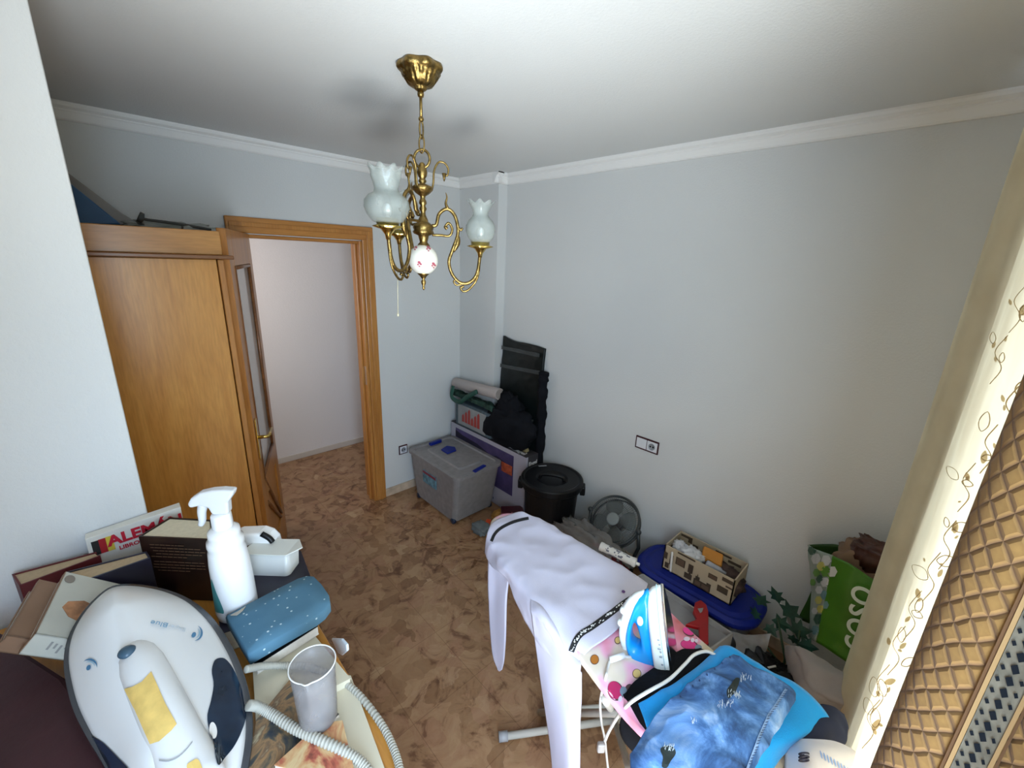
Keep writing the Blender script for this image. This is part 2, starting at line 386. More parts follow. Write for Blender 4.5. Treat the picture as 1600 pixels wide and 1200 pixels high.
for a0, z0, a1, z1 in ((.11, .74, L - .11, .25), (.11, .60, L - .16, .25), (.11, 1.84, .11, .74), (L - .12, 1.84, L - .12, .74), (.11, 1.83, L - .11, 1.83), (.11, .75, L - .11, .75)):
    g.tube([Fp + du * a0 + Vector((0, 0, z0)) + dn * .004, Fp + du * a1 + Vector((0, 0, z1)) + dn * .004], .009, 8)
build('moulding', g, M_dark, leaf, smooth=True)
hz = 1.0; hp = Fp + du * .055 + Vector((0, 0, hz))
g = G().tube([hp - dn * .0, hp - dn * .05, hp - dn * .052 + du * .02, hp - dn * .052 + du * .11], [.009, .009, .009, .008], 10)
hd = build('lever_handle', g, M_brassb, leaf, smooth=True, label='brass lever handle')
build('handle_plate', G().obox(Fp + du * .035 - dn * .006 + Vector((0, 0, hz - .12)), du * .04, dn * .006, Vector((0, 0, .22))), M_brassb, hd, bevel=.003)

# sockets
def socket(name, label, o, xd, w_, h_, n):
    o = Vector(o); xd = Vector(xd).normalized(); zd = Vector((0, 0, 1)); nd = Vector(n)
    t = thing(name, label, 'socket', o)
    build('frame', G().obox(o - xd * w_ / 2 - zd * h_ / 2 + nd * .001, xd * w_, zd * h_, nd * .008), mat('dark_socket_frame', (.05, .015, .02), .3), t, bevel=.004)
    k = 2 if w_ > .1 else 1; pw = (w_ - .018 - .004 * (k - 1)) / k
    for i in range(k):
        q = o - xd * (w_ / 2 - .009 - i * (pw + .004)) - zd * (h_ / 2 - .010) + nd * .008
        pl = build('plate', G().obox(q, xd * pw, zd * (h_ - .02), nd * .003), mat('socket_plate', (.72, .74, .78), .3), t, bevel=.001)
        if i == k - 1:
            c = q + xd * pw / 2 + zd * (h_ - .02) / 2 + nd * .0035
            g = G().lathe([(.021, -.001), (.021, .003), (.0185, .003), (.0185, 0), (.001, 0)], c, 24, nd, cap=False)
            sk = build('socket_well', g, mat('socket_well_grey', (.30, .32, .35), .4), pl, smooth=True)
            build('contact_hole', G().lathe([(.005, 0), (.005, .0025)], c + xd * .009, 12, nd), M_blk, sk); build('contact_hole', G().lathe([(.005, 0), (.005, .0025)], c - xd * .009, 12, nd), M_blk, sk)
    return t
socket('wall_socket', 'double wall socket and blank plate with dark red frame on right wall', (XR, 1.13, .862), (0, -1, 0), .155, .082, (-1, 0, 0))
socket('wall_socket', 'single dark-framed socket low on the wall beside the door frame', (1.60, YB, .375), (1, 0, 0), .080, .080, (0, -1, 0))

# ================================================================ WARDROBE
wd = thing('wardrobe', 'large plain honey-coloured wooden wardrobe beside the open door', 'wardrobe', (-.2, 2.5, 0))
build('body', G().box(-.85, .368, 2.17, 2.86, 0, 1.885), M_wood, wd, bevel=.002)
build('side_panel', G().box(-.83, .366, 2.15, 2.168, .05, 1.87), M_wood, wd, bevel=.002)
build('front_stile', G().box(.370, .392, 2.148, 2.24, 0, 1.87), M_door, wd, bevel=.003)
build('crown_moulding', G().box(-.9, .425, 2.115, 2.24, 1.872, 1.888), M_dark, wd, bevel=.004)
build('crown', G().box(-.87, .392, 2.15, 2.27, 1.888, 1.982), M_woodx, wd, bevel=.003)
build('top_board', G().box(-.85, .33, 2.27, 2.86, 1.888, 1.96), M_woodx, wd, bevel=.002)
# blue board on the wardrobe
by = 2.66
g = G().prism([P(190, 351, y=by), P(80, 262, y=by), P(30, 262, y=by), P(30, 351, y=by)], (0, .04, 0))
zmin = 1.96
for p in g.v: p.z = max(p.z, zmin)
bp = build('folding_mat', g, mat('blue_vinyl', (.03, .10, .22), .5, var=.15), bevel=.006)
tag(bp, 'blue folded mat leaning on top of the wardrobe', 'mat')
g = G().prism([P(222, 352, y=by + .05), P(190, 333, y=by + .05), P(80, 250, y=by + .05), P(30, 250, y=by + .05), P(30, 352, y=by + .05)], (0, .05, 0))
for p in g.v: p.z = max(p.z, zmin)
bp = build('cardboard_sheet', g, mat('dusty_grey_card', (.30, .28, .26), .9, var=.1), bevel=.004)
tag(bp, 'grey-brown sheet behind the blue mat on the wardrobe', 'sheet')
g = lump((.30, 2.62, 1.985), (.17, .10, .035), 4, .5, 3, pw=.9, floor=1.961)
t = build('plastic_bag', g, mat('dusty_grey_film', (.34, .35, .32), .55, var=.2, bs=.5, bscale=20), smooth=True)
tag(t, 'flat dusty grey plastic bag lying on wardrobe top', 'bag')
g = G().tube(spline([P(216, 338, y=2.5), P(228, 343, y=2.5), P(250, 346, y=2.5), P(285, 351, y=2.5), P(330, 359, y=2.5)], 24), [.022 if i < 5 else .006 for i in range(25)], 8)
g.tube([P(285, 351, y=2.5), P(285, 360, y=2.5)], .004, 6)
t = build('cable', g, mat('dark_cable', (.05, .05, .045), .6), smooth=True); tag(t, 'dark cable with a bulky end on top of the wardrobe', 'cable')

# ================================================================ CHANDELIER
cx, cy = .856, 1.358
ch = thing('chandelier', 'antique brass chandelier with frosted glass shades and painted porcelain ball', 'chandelier', (cx, cy, 2.5))
def ruf(i, an, r, z):
    k = max(0, i - 3); return r * (1 + .03 * k * math.cos(6 * an)), z - .0035 * (1 if i > 3 else 0) * math.cos(8 * an)
can = G().lathe([(.004, 2.424), (.014, 2.426), (.019, 2.431), (.018, 2.434), (.030, 2.437), (.040, 2.443), (.046, 2.452), (.047, 2.458), (.052, 2.461), (.055, 2.468), (.056, 2.474), (.066, 2.477), (.070, 2.483), (.070, 2.490), (.066, 2.499)], (cx, cy, 0), 84,
                ruffle=lambda i, an, r, z: (r * (1 + (.06 * math.cos(7 * an) if i > 10 else .07 * abs(math.sin(7 * an + i * .35)) + .03 * math.cos(21 * an))), z))
build('canopy', can, M_brass, ch, smooth=True)
build('stem', G().tube([(cx, cy, 2.43), (cx, cy, 2.34)], .005, 10).sphere((cx, cy, 2.345), .009, 12).lathe([(.009, 2.408), (.011, 2.415), (.010, 2.424)], (cx, cy, 0), 14), M_brass, ch, smooth=True)
g = G()
for k, zc in enumerate((2.315, 2.272)):
    a = .4 + k * PI / 2; dx = Vector((math.cos(a), math.sin(a), 0))
    g.tube([Vector((cx, cy, zc)) + dx * .010 * math.cos(t) + Vector((0, 0, .027 * math.sin(t))) for t in [2 * PI * i / 20 for i in range(20)]], .0027, 8, closed=True)
build('chain', g, M_brass, ch, smooth=True)
rx = Vector((.725, -.689, 0))
g = G().tube([Vector((cx, cy, 2.228)) + rx * .026 * math.cos(t) + Vector((0, 0, .028 * math.sin(t))) for t in [2 * PI * i / 28 for i in range(28)]], .0045, 8, closed=True)
build('ring', g, M_brass, ch, smooth=True)
prof = [(.004, 2.205), (.010, 2.2), (.010, 2.194), (.014, 2.185), (.017, 2.175), (.014, 2.162), (.009, 2.155), (.013, 2.15), (.013, 2.145), (.008, 2.14), (.030, 2.132), (.036, 2.128), (.034, 2.12), (.022, 2.108), (.009, 2.10),
        (.008, 2.092), (.012, 2.085), (.013, 2.077), (.008, 2.07), (.013, 2.06), (.008, 2.05), (.009, 2.04), (.016, 2.025), (.017, 2.018), (.026, 2.012), (.034, 2.005), (.035, 1.998), (.032, 1.99), (.036, 1.985), (.033, 1.978), (.018, 1.972), (.017, 1.965), (.014, 1.955), (.013, 1.95), (.02, 1.942), (.022, 1.936)]
build('column', G().lathe([(r, z + .012) for r, z in prof[::-1]], (cx, cy, 0), 24, ruffle=lambda i, an, r, z: (r * (1 + .05 * math.cos(10 * an)), z)), M_brass, ch, smooth=True)
ball = build('porcelain_ball', G().sphere((cx - .003, cy, 1.903), .052, 36), mat('cream_porcelain', (.80, .77, .68), .12), ch, smooth=True)
build('finial', G().lathe([(.002, 1.797), (.005, 1.803), (.004, 1.812), (.008, 1.82), (.009, 1.828), (.004, 1.835), (.010, 1.842), (.012, 1.846), (.020, 1.853), (.022, 1.858), (.012, 1.862)], (cx - .004, cy, 0), 20), M_brass, ch, smooth=True)
bt = bvh_obj(ball); M_rose = mat('rose_paint', (.45, .10, .14), .3); M_leafp = mat('rose_leaf_paint', (.25, .22, .16), .3)
rose = G()
for (a, b_) in ((648, 384), (669, 386), (655, 410), (677, 412)):
    rose = G()
    for dx_, dy_, r_ in ((0, 0, 2.6), (2.4, 2.6, 2), (-1.8, 3.2, 1.6), (.5, 6, 1.4)):
        dd = decal(bt, ell(a + dx_, b_ + dy_, r_, r_ * .8, .5), 2, 14, .0006)
        if dd: rose.add(dd.v, dd.f)
    if rose.v: build('rose_motif', rose, M_rose, ball)
M_shade = frosted('frosted_shade_glass', (.58, .62, .59), .72, .16)
cr, cf = Vector((.725, -.689, 0)), Vector((.696, .718, 0))
def arm(u, w_, dz, sc, lab):
    dirv = cr * u + cf * w_; r0 = dirv.length; dirv.normalize(); k = r0 / .2; o = Vector((cx, cy, dz))
    q = lambda r, z: o + dirv * r * k + Vector((0, 0, z))
    a = build('arm', G().tube(spline([q(.03, 2.03), q(.045, 2.035), q(.055, 2.07), q(.083, 2.088), q(.11, 2.065), q(.120, 2.01), q(.10, 1.95), q(.088, 1.91), q(.10, 1.867), q(.13, 1.838), q(.165, 1.842), q(.19, 1.875), q(.2, 1.94)], 70), .0062, 10), M_brass, ch, smooth=True)
    build('leaf_scroll', G().tube(spline([q(.03, 2.0), q(.06, 2.0), q(.09, 2.0), q(.10, 2.022), q(.088, 2.042), q(.076, 2.03), q(.082, 2.022)], 40), [.0045] * 34 + [.006] * 7, 8), M_brass, a, smooth=True)
    build('leaf_scroll', G().tube(spline([q(.085, 2.088), q(.078, 2.105), q(.082, 2.125), q(.078, 2.14)], 12), [.006 - .0004 * i for i in range(13)], 8), M_brass, a, smooth=True)
    build('leaf_scroll', G().tube(spline([q(.122, 2.03), q(.13, 2.02), q(.136, 2.028)], 8), .004, 8), M_brass, a, smooth=True)
    build('leaf_scroll', G().tube(spline([q(.198, 1.92), q(.196, 1.88), q(.185, 1.845), q(.16, 1.815), q(.14, 1.808), q(.13, 1.82), q(.142, 1.826)], 36), [.004] * 30 + [.005] * 7, 8), M_brass, a, smooth=True)
    build('leaf_scroll', G().tube(spline([q(.165, 1.842), q(.14, 1.835), q(.115, 1.83), q(.105, 1.842), q(.113, 1.85)], 20), .0035, 8), M_brass, a, smooth=True)
    build('leaf_scroll', G().tube(spline([q(.121, 2.0), q(.118, 1.975), q(.104, 1.945)], 10), [.005, .007, .008, .009, .0095, .0095, .009, .008, .007, .005, .003], 8), M_brass, a, smooth=True)
    c = o + dirv * r0 + Vector((0, 0, 1.93))
    cup = build('shade_cup', G().lathe([(.007, 0), (.010, .015), (.022, .03), (.045, .038), (.036, .042), (.033, .042), (.034, .062), (.031, .062), (.029, .044)], c, 28, ruffle=lambda i, an, r, z: (r * (1 + (.13 * math.cos(8 * an) if i == 3 else 0)), z)), M_brassb, a, smooth=True)
    s0 = .048
    pr = [(.026, 0), (.034, .005), (.046, .022), (.0525, .042), (.052, .06), (.043, .078), (.031, .09), (.027, .098), (.028, .106), (.033, .118), (.040, .130), (.047, .138)]
    if sc > 1: pr = [(.028, 0), (.038, .004), (.050, .02), (.056, .036), (.054, .052), (.044, .064), (.031, .071), (.029, .080), (.032, .092), (.036, .104), (.037, .118), (.041, .127)]
    def rf(i, an, r, z):
        t = max(0, (i - 8) / 3); return r * (1 + .10 * t * math.cos(8 * an)), z + .006 * t * math.cos(8 * an)
    build('glass_shade', G().lathe([(r * sc, z * sc) for r, z in pr], c + Vector((0, 0, s0)), 48, ruffle=rf, cap=False), M_shade, a, smooth=True, solid=.0018, label='frosted glass shade with ruffled rim')
    build('bulb', G().sphere(c + Vector((0, 0, .085)), (.014, .014, .02), 14).tube([c + Vector((0, 0, .04)), c + Vector((0, 0, .07))], .008, 10), M_wht, a, smooth=True)
arm(-.070, -.187, .030, 1.22, 'front'); arm(.197, .033, -.012, 1.0, 'right'); arm(-.127, .154, .025, 1.0, 'back')
g = G()
for an in (0.35, 2.5, 4.4):
    dv = Vector((math.cos(an - .8), math.sin(an - .8), 0)); o = Vector((cx, cy, 0)); q = lambda r, z: o + dv * r + Vector((0, 0, z))
    g = G(); g.tube(spline([q(.032, 2.135), q(.037, 2.16), q(.04, 2.195), q(.055, 2.222), q(.075, 2.222), q(.088, 2.205), q(.085, 2.185), q(.074, 2.185)], 40), .0035, 8)
    g.tube([q(.074, 2.19), q(.074, 2.165)], [.008, .002], 8)
    build('upper_scroll', g, M_brass, ch, smooth=True)
g = G().tube([P(621, 418, y=1.30), P(622, 490, y=1.30)], .0012, 6).sphere(P(622, 492, y=1.30), (.004, .004, .006), 8)
build('pull_cord', g, mat('cream_cord', (.55, .5, .35), .6), ch, smooth=True)
for zz in range(1): pass

# ================================================================ CORNER PILE
# clear storage box
x0, x1, y0, y1, hb = 1.60, 2.03, 2.175, 2.83, .415
M_clear = frosted('clear_polypropylene', (.38, .36, .36), .45, .45)
sb = thing('storage_box', 'large translucent plastic storage box with blue clips, beside the television carton', 'storage box', ((x0 + x1) / 2, (y0 + y1) / 2, 0))
def rrect(x0, x1, y0, y1, r, z, n=5):
    out = []
    for (cx_, cy_, a0) in ((x1 - r, y1 - r, 0), (x0 + r, y1 - r, 90), (x0 + r, y0 + r, 180), (x1 - r, y0 + r, 270)):
        for i in range(n + 1):
            a = math.radians(a0 + 90 * i / n); out.append(Vector((cx_ + r * math.cos(a), cy_ + r * math.sin(a), z)))
    return out
def loft(loops, cap0=True, cap1=True):
    n = len(loops[0]); g = G(); vs = [p for l in loops for p in l]
    fs = [(i * n + j, i * n + (j + 1) % n, (i + 1) * n + (j + 1) % n, (i + 1) * n + j) for i in range(len(loops) - 1) for j in range(n)]
    if cap0: fs.append(tuple(range(n))[::-1])
    if cap1: fs.append(tuple(range((len(loops) - 1) * n, len(loops) * n)))
    return g.add(vs, fs)
build('tub', loft([rrect(x0 + .02, x1 - .03, y0 + .055, y1 - .06, .04, .025), rrect(x0 + .005, x1 - .005, y0 + .005, y1 - .005, .04, hb - .03), rrect(x0 - .008, x1 + .008, y0 - .008, y1 + .008, .04, hb - .028), rrect(x0 - .008, x1 + .008, y0 - .008, y1 + .008, .04, hb - .015)], True, False), M_clear, sb, solid=.003)
build('lid', loft([rrect(x0 - .012, x1 + .012, y0 - .012, y1 + .012, .05, hb - .018), rrect(x0 - .012, x1 + .012, y0 - .012, y1 + .012, .05, hb), rrect(x0 + .02, x1 - .02, y0 + .02, y1 - .02, .05, hb + .003), rrect(x0 + .03, x1 - .03, y0 + .03, y1 - .03, .05, hb - .006), rrect(x0 + .1, x1 - .1, y0 + .1, y1 - .1, .03, hb - .006), rrect(x0 + .11, x1 - .11, y0 + .11, y1 - .11, .03, hb + .004)], False, True), M_clear, sb, solid=.003)
for q0, q1 in ((P(672, 694, z=hb + .01), P(689, 688, z=hb + .01)), (P(741, 738, z=hb), P(758, 728, z=hb))):
    d = (q1 - q0); n_ = Vector((-d.y, d.x, 0)).normalized()
    build('clip', G().obox(q0 - Vector((0, 0, .015)) - n_ * .012, d, n_ * .03, Vector((0, 0, .025))), M_blue, sb, bevel=.004)
build('lid_handle', G().prism([P(689, 704, z=hb + .006), P(699, 710, z=hb + .006), P(713, 705, z=hb + .006), P(711, 700, z=hb + .006), P(698, 698, z=hb + .006)], (0, 0, .012)), M_blue, sb, bevel=.004)
for a, b_ in ((x0 + .030, y0 + .08), (x0 + .030, y1 - .10), (x1 - .05, y0 + .08), (x1 - .05, y1 - .10)):
    build('wheel', G().lathe([(.006, -.012), (.022, -.012), (.024, 0), (.022, .012), (.006, .012)], (a, b_, .024), 16, (1, 0, 0)), M_navy, sb, smooth=True)
sy0, sy1 = 2.44, 2.66
tx = x0 + .002
st = build('label_sticker', G().box(tx - .0008, tx + .006, sy0, sy1 - .04, .21, .31), mat('sticker_teal', (.10, .22, .28), .5, var=.6, vscale=30), sb)
build('sticker_band', G().box(tx - .002, tx - .0007, sy0, sy1 - .04, .288, .308), mat('sticker_red', (.20, .03, .05), .5), st)
# things seen through the box
g = lump((1.80, 2.45, .12), (.15, .17, .08), 3, .2, 2, floor=.035)
t = build('folded_cloth', g, mat('grey_brown_cloth', (.20, .17, .16), .9, var=.3), smooth=True); tag(t, 'grey-brown folded cloth inside the clear storage box', 'cloth')

# television carton
tv = thing('television_carton', 'purple and white television carton with dark lettered top beside the storage box', 'carton', (2.10, 2.42, 0))
tx0, tx1, ty0, ty1, tz = 2.045, 2.17, 1.93, 2.86, .535
M_card = mat('white_carton_print', (.40, .38, .44), .45); M_purp = mat('purple_print', (.07, .05, .14), .45, var=.45, vscale=6)
M_top = mat('dark_carton_top', (.05, .045, .05), .5, var=.3)
build('carton', G().box(tx0, tx1, ty0, ty1, 0, tz), [M_card], tv, bevel=.003)
build('top_print', G().box(tx0, tx1, ty0, ty1, tz, tz + .0015), M_top, tv)
build('picture_print', G().box(tx0 - .0015, tx0, ty0 + .13, ty1 - .07, .16, .50), M_purp, tv)
build('landscape_print', G().prism([(tx0 - .003, ty0 + .13, .40), (tx0 - .003, 2.25, .43), (tx0 - .003, 2.32, .41), (tx0 - .003, 2.5, .45), (tx0 - .003, 2.7, .46), (tx0 - .003, ty1 - .07, .48), (tx0 - .003, ty1 - .07, .42), (tx0 - .003, 2.5, .41), (tx0 - .003, 2.2, .38)], (.0015, 0, 0)), mat('dark_print', (.015, .012, .03), .5), tv)
build('orange_print', G().box(tx0 - .0032, tx0 - .0015, ty0 + .14, ty0 + .26, .33, .41), mat('orange_print', (.45, .09, .04), .4, var=.4, vscale=40), tv)
M_black_ink = mat('black_ink', (.01, .01, .012), .5); M_white_ink = mat('white_ink', (.85, .85, .85), .5)
build('end_band', G().box(tx0 + .02, tx1, ty0 - .0015, ty0, .42, tz), M_top, tv)
text('size_text', '40"', .085, M_black_ink, tv, P(757, 778, x=tx0 - .003), (0, -1, 0), (0, 0, 1))
text('maker_name_text', 'Engel', .042, M_white_ink, tv, (tx0 + .028, ty0 - .002, .46), (1, 0, 0), (0, 0, 1), bold=.001)
text('top_name_text', 'Engel', .055, M_white_ink, tv, (tx0 + .02, ty0 + .16, tz + .0018), (0, -1, 0), (1, 0, 0), bold=.001)
# zipped case on the carton
cs = thing('fabric_case', 'grey-blue box with red lettered panel lying on the television carton', 'case', (2.10, 2.55, tz))
build('case_body', G().box(2.03, 2.165, 2.32, 2.78, tz + .008, .755), mat('slate_blue_cloth', (.07, .10, .12), .7, var=.3, vscale=30), cs, bevel=.02, seg=3)
build('front_panel', G().box(2.022, 2.032, 2.37, 2.73, tz + .03, .74), mat('pale_grey_print', (.26, .27, .27), .5, var=.15), cs, bevel=.008)
red = G()
for i, y_ in enumerate((2.64, 2.60, 2.56, 2.52, 2.48, 2.44)):
    h_ = .055 + .03 * (i % 3); red.prism([(2.0205, y_ + .032, .60), (2.0205, y_, .60), (2.0205, y_ + .002, .60 + h_), (2.0205, y_ + .014, .615 + h_), (2.0205, y_ + .03, .595 + h_)], (.002, 0, 0))
build('red_lettering', red, mat('red_print', (.35, .04, .03), .5), cs)
# green scarf, paper roll
rows = []
pts = [[(703, 607), (725, 605), (750, 612), (775, 618)], [(706, 612), (728, 611), (750, 618), (772, 624)], [(706, 622), (722, 618), (745, 625), (765, 628)], [(709, 628), (720, 624), (738, 626), (758, 632)]]
g = G().box(2.04, 2.16, 2.33, 2.78, .757, .775)
rows = [[(2.02, 2.84, .80), (2.03, 2.7, .79), (2.02, 2.5, .80), (2.03, 2.3, .79)], [(2.03, 2.84, .835), (2.04, 2.7, .82), (2.04, 2.5, .83), (2.04, 2.3, .82)], [(2.10, 2.84, .82), (2.10, 2.7, .80), (2.10, 2.5, .81), (2.1, 2.32, .80)], [(2.16, 2.82, .79), (2.16, 2.7, .78), (2.16, 2.5, .79), (2.16, 2.36, .78)]]
t = build('scarf', patch(rows, 40, 30, .02, 14, 2), mat('dark_green_cloth', (.012, .04, .028), .8, var=.5, vscale=20), smooth=True, solid=.012); tag(t, 'crumpled dark green cloth on the red-lettered case', 'cloth')
g = G().tube(spline([P(708, 603, x=2.02), P(706, 620, x=2.0), P(718, 628, x=2.0), P(730, 620, x=2.02), P(745, 612, x=2.03)], 30), [.02] * 31, 8, flat=.5)
t = build('strap', g, mat('green_webbing', (.015, .07, .05), .6, var=.4), smooth=True); tag(t, 'dark green webbing strap looped at the end of the case', 'strap')
rl = thing('paper_roll', 'grey paper roll lying on top of the corner pile', 'roll', (2.09, 2.58, .86))
a, b_ = P(712, 598, x=2.11), P(781, 616, x=2.085)
ax = (b_ - a)
build('roll', G().lathe([(.012, 0), (.043, 0), (.045, .004), (.045, ax.length - .004), (.043, ax.length), (.012, ax.length)], a, 28, ax), mat('grey_paper', (.42, .37, .35), .8), rl, smooth=False)
build('roll_end', G().lathe([(.040, 0), (.030, .001), (.030, -.004), (.022, .001), (.022, -.004), (.012, .001), (.011, -.01)], b_ + ax.normalized() * .001, 24, ax), mat('paper_end_dark', (.25, .22, .2), .9), rl)  # roll end in a darker grey-brown than the paper
g = G().tube(spline([P(690, 612, x=2.14), P(700, 603, x=2.13), P(709, 600, x=2.12)], 14), [.008 + .001 * i for i in range(15)], 8)
# black bag on carton
g = lump((2.09, 2.16, .68), (.085, .21, .15), 11, .32, 1.7, pw=.9, rot=.1, floor=tz + .004)
t = build('shoulder_bag', g, M_blkf, smooth=True); tag(t, 'slumped black fabric bag on the television carton', 'bag')
g = lump((2.12, 2.2, .80), (.06, .13, .13), 8, .35, 1.6, pw=.95, floor=tz)
t = build('black_garment', g, M_blkf, smooth=True); tag(t, 'black crumpled garment above the fabric bag in the corner', 'garment')
g = G().box(2.06, 2.16, 1.98, 2.03, tz + .002, tz + .06)
t = build('sticky_note_block', G().obox((2.10, 1.985, tz + .004), (.03, .0, .006), (0, .055, 0), (-.03, .0, .075)), mat('mustard_card', (.33, .26, .12), .8)); tag(t, 'small mustard card propped on the carton end', 'card')
g = patch([[(2.04, 2.2, tz + .012), (2.05, 2.1, tz + .012), (2.05, 2.02, tz + .012)], [(2.08, 2.2, tz + .03), (2.09, 2.1, tz + .035), (2.09, 2.03, tz + .02)], [(2.14, 2.2, tz + .012), (2.14, 2.1, tz + .012), (2.14, 2.03, tz + .012)]], 20, 20, .012, 30, 5)
t = build('plastic_wrap', g, frosted('clear_wrap', (.4, .45, .48), .5, .2), smooth=True, solid=.001); tag(t, 'crumpled clear plastic wrap in front of the fabric bag', 'wrap')
# wrapped black board against wall
A0, A1 = P(787, 524, x=2.245), P(851, 541, x=2.245)
top = [A0, P(790, 523, x=2.245), P(829, 533, x=2.245), P(834, 530, x=2.245), P(843, 537, x=2.245), A1]
bd = thing('wrapped_panel', 'tall flat panel wrapped in black plastic leaning on the right wall', 'panel', (2.2, 2.2, 0))
ny = 26; rowsb = []
for k, z_ in enumerate([0, .25, .5, .75, .95, 1.1, 1.22, 1.32]):
    f_ = z_ / 1.34; xx = 2.175 + .075 * f_
    rowsb.append([(xx - .002, 2.435 if z_ > .5 else 2.43, z_ + (.02 if k == 7 else 0)), (xx - .012, 2.33, z_), (xx - .014, 2.2, z_), (xx - .01, 2.08, z_), (xx, 1.995, z_ + (-.01 if k == 7 else 0))])
build('wrapping', patch(rowsb, 40, 60, .0035, 7, 3, stretch=(1, 1, 1.6)), M_blkbag, bd, smooth=True, solid=.02, offset=1 if False else -1)
g = G()
for (z_, y_a, y_b, sl) in ((1.235, 2.43, 2.02, .01), (1.09, 2.43, 2.0, .03), (.72, 2.4, 2.02, .02)):
    zz = lambda f: 2.175 + .075 * f / 1.34
    g.add([(zz(z_) - .020, y_a, z_), (zz(z_) - .020, y_b, z_ + sl), (zz(z_) - .018, y_b, z_ + sl + .03), (zz(z_) - .018, y_a, z_ + .028)], [(0, 1, 2, 3)])
build('packing_tape', g, frosted('brown_clear_tape', (.10, .11, .11), .55, .15), bd, solid=.0006)
# umbrella bag
g = G().tube(spline([(2.225, 1.965, 0.02), (2.22, 1.96, .4), (2.215, 1.955, .75), (2.215, 1.96, 1.0), (2.22, 1.965, 1.13)], 40), [(.034 + .006 * math.sin(i * .9) + .003 * math.sin(i * 2.3)) for i in range(41)], 16)
um = build('long_bag', g, M_blkf, smooth=True); tag(um, 'long narrow black bag standing upright against the wall', 'bag')
build('end_cap', G().box(2.195, 2.245, 1.93, 1.995, 1.115, 1.15), M_blkf, um, bevel=.008)
# bucket
bx, by_, bz = 2.03, 1.665, .50
bk = thing('lidded_bucket', 'large black plastic bucket with lid against the right wall', 'bucket', (bx, by_, 0))
build('pail', G().lathe([(.155, .0), (.16, .003), (.185, .42), (.196, .425), (.197, .46), (.185, .465), (.18, .465)], (bx, by_, 0), 48), M_blk, bk, smooth=False)
build('lid', G().lathe([(.21, bz - .05), (.214, bz - .045), (.214, bz - .008), (.208, bz), (.195, bz + .002), (.185, bz - .004), (.11, bz - .008), (.09, bz - .02), (.001, bz - .02)], (bx, by_, 0), 56), M_blk, bk, smooth=False, bevel=.002)
dd = Vector((.55, -.83, 0)); q = Vector((bx, by_, bz - .015))
hdl = build('lid_grip', G().tube(spline([q - dd * .085 - Vector((0, 0, .01)), q - dd * .07 + Vector((0, 0, .022)), q + Vector((0, 0, .03)), q + dd * .07 + Vector((0, 0, .022)), q + dd * .085 - Vector((0, 0, .01))], 24), .012, 12), M_blk, bk, smooth=True)
for sgn in (-1, 1):
    d_ = Vector((.6, -.8, 0)) * sgn; n_ = Vector((.8, .6, 0)); o_ = Vector((bx, by_, bz - .10)) + d_ * .195
    build('side_lug', G().obox(o_ - n_ * .035, n_ * .07, d_ * .035, (0, 0, .065)), M_blk, bk, bevel=.008)
build('label_strip', G().obox(P(842, 729, z=bz + .004), (.05, -.03, 0), (.006, .01, 0), (0, 0, .001)), M_gry, bk)
# little maroon box behind the nose of the ironing board
mb = thing('maroon_box', 'small dark red printed box on the floor beside the television carton', 'box', (1.93, 2.0, 0))
a = P(780, 800, z=.10); 
g = G().obox(Vector((1.83, 1.93, .0)), (.13, -.10, 0), (.10, .13, 0), (0, 0, .12)); build('carton', g, mat('maroon_print', (.06, .008, .012), .4, var=.4, vscale=20), mb, bevel=.003)
build('print_line', G().obox(Vector((1.845, 1.935, .1205)), (.05, -.04, 0), (.008, .01, 0), (0, 0, .001)).obox(Vector((1.895, 1.90, .1205)), (.04, .052, 0), (.008, -.006, 0), (0, 0, .001)).obox(Vector((1.86, 1.98, .1205)), (.05, -.04, 0), (.008, .01, 0), (0, 0, .001)), mat('pink_print', (.35, .10, .12), .5), mb)
g = G().obox(P(764, 822, z=.02), (.05, .03, .01), (-.02, .03, 0), (0, 0, .01))
t = build('orange_peg', g, mat('orange_plastic', (.75, .10, .03), .4), bevel=.003); tag(t, 'small bright orange plastic piece on floor at the board nose', 'peg')
t = build('ochre_cloth', lump(tuple(P(782, 806, z=.03)), (.06, .05, .03), 5, .3, floor=.001), mat('ochre_cloth', (.45, .22, .05), .9, var=.3), smooth=True); tag(t, 'small ochre rag on floor beside the maroon box', 'rag')
t = build('grey_cloth', lump(tuple(P(752, 825, z=.03)), (.05, .06, .03), 6, .3, floor=.001), mat('teal_grey_cloth', (.16, .19, .20), .9, var=.3), smooth=True); tag(t, 'small grey rag on floor left of the board nose', 'rag')

# ================================================================ FAN + BAG + TUBE
fc = Vector((2.09, 1.195, .375)); fn = (CO - fc); fn = Vector((-.85, -.05, .95)).normalized()
fan = thing('floor_fan', 'small grey desk fan with wire grille tilted up against the wall', 'fan', (2.12, 1.2, 0))
fq = Vector((0, 0, 1)).rotation_difference(fn)
def fp(r, a, z): return fc + fq @ Vector((r * math.cos(a), r * math.sin(a), z))
M_fdk = mat('dark_fan_plastic', (.035, .04, .042), .4); M_fgr = mat('fan_blade_grey', (.11, .125, .125), .35)
R_ = .158
g = G().tube([fp(R_, 2 * PI * i / 48, 0) for i in range(48)], .008, 8, closed=True).tube([fp(R_ * .97, 2 * PI * i / 48, -.05) for i in range(48)], .006, 8, closed=True)
build('rim', g, M_fdk, fan, smooth=True)
g = G()
for i in range(64):
    a = 2 * PI * i / 64; g.tube([fp(.04, a, .022), fp(.10, a + .12, .02), fp(R_, a + .2, .002)], .0011, 5)
for r_ in (.07, .105, .135): g.tube([fp(r_, 2 * PI * i / 40, .021 if r_ < .11 else .012) for i in range(40)], .0013, 5, closed=True)
build('front_grille', g, mat('grille_wire', (.13, .14, .14), .35, .5), fan)
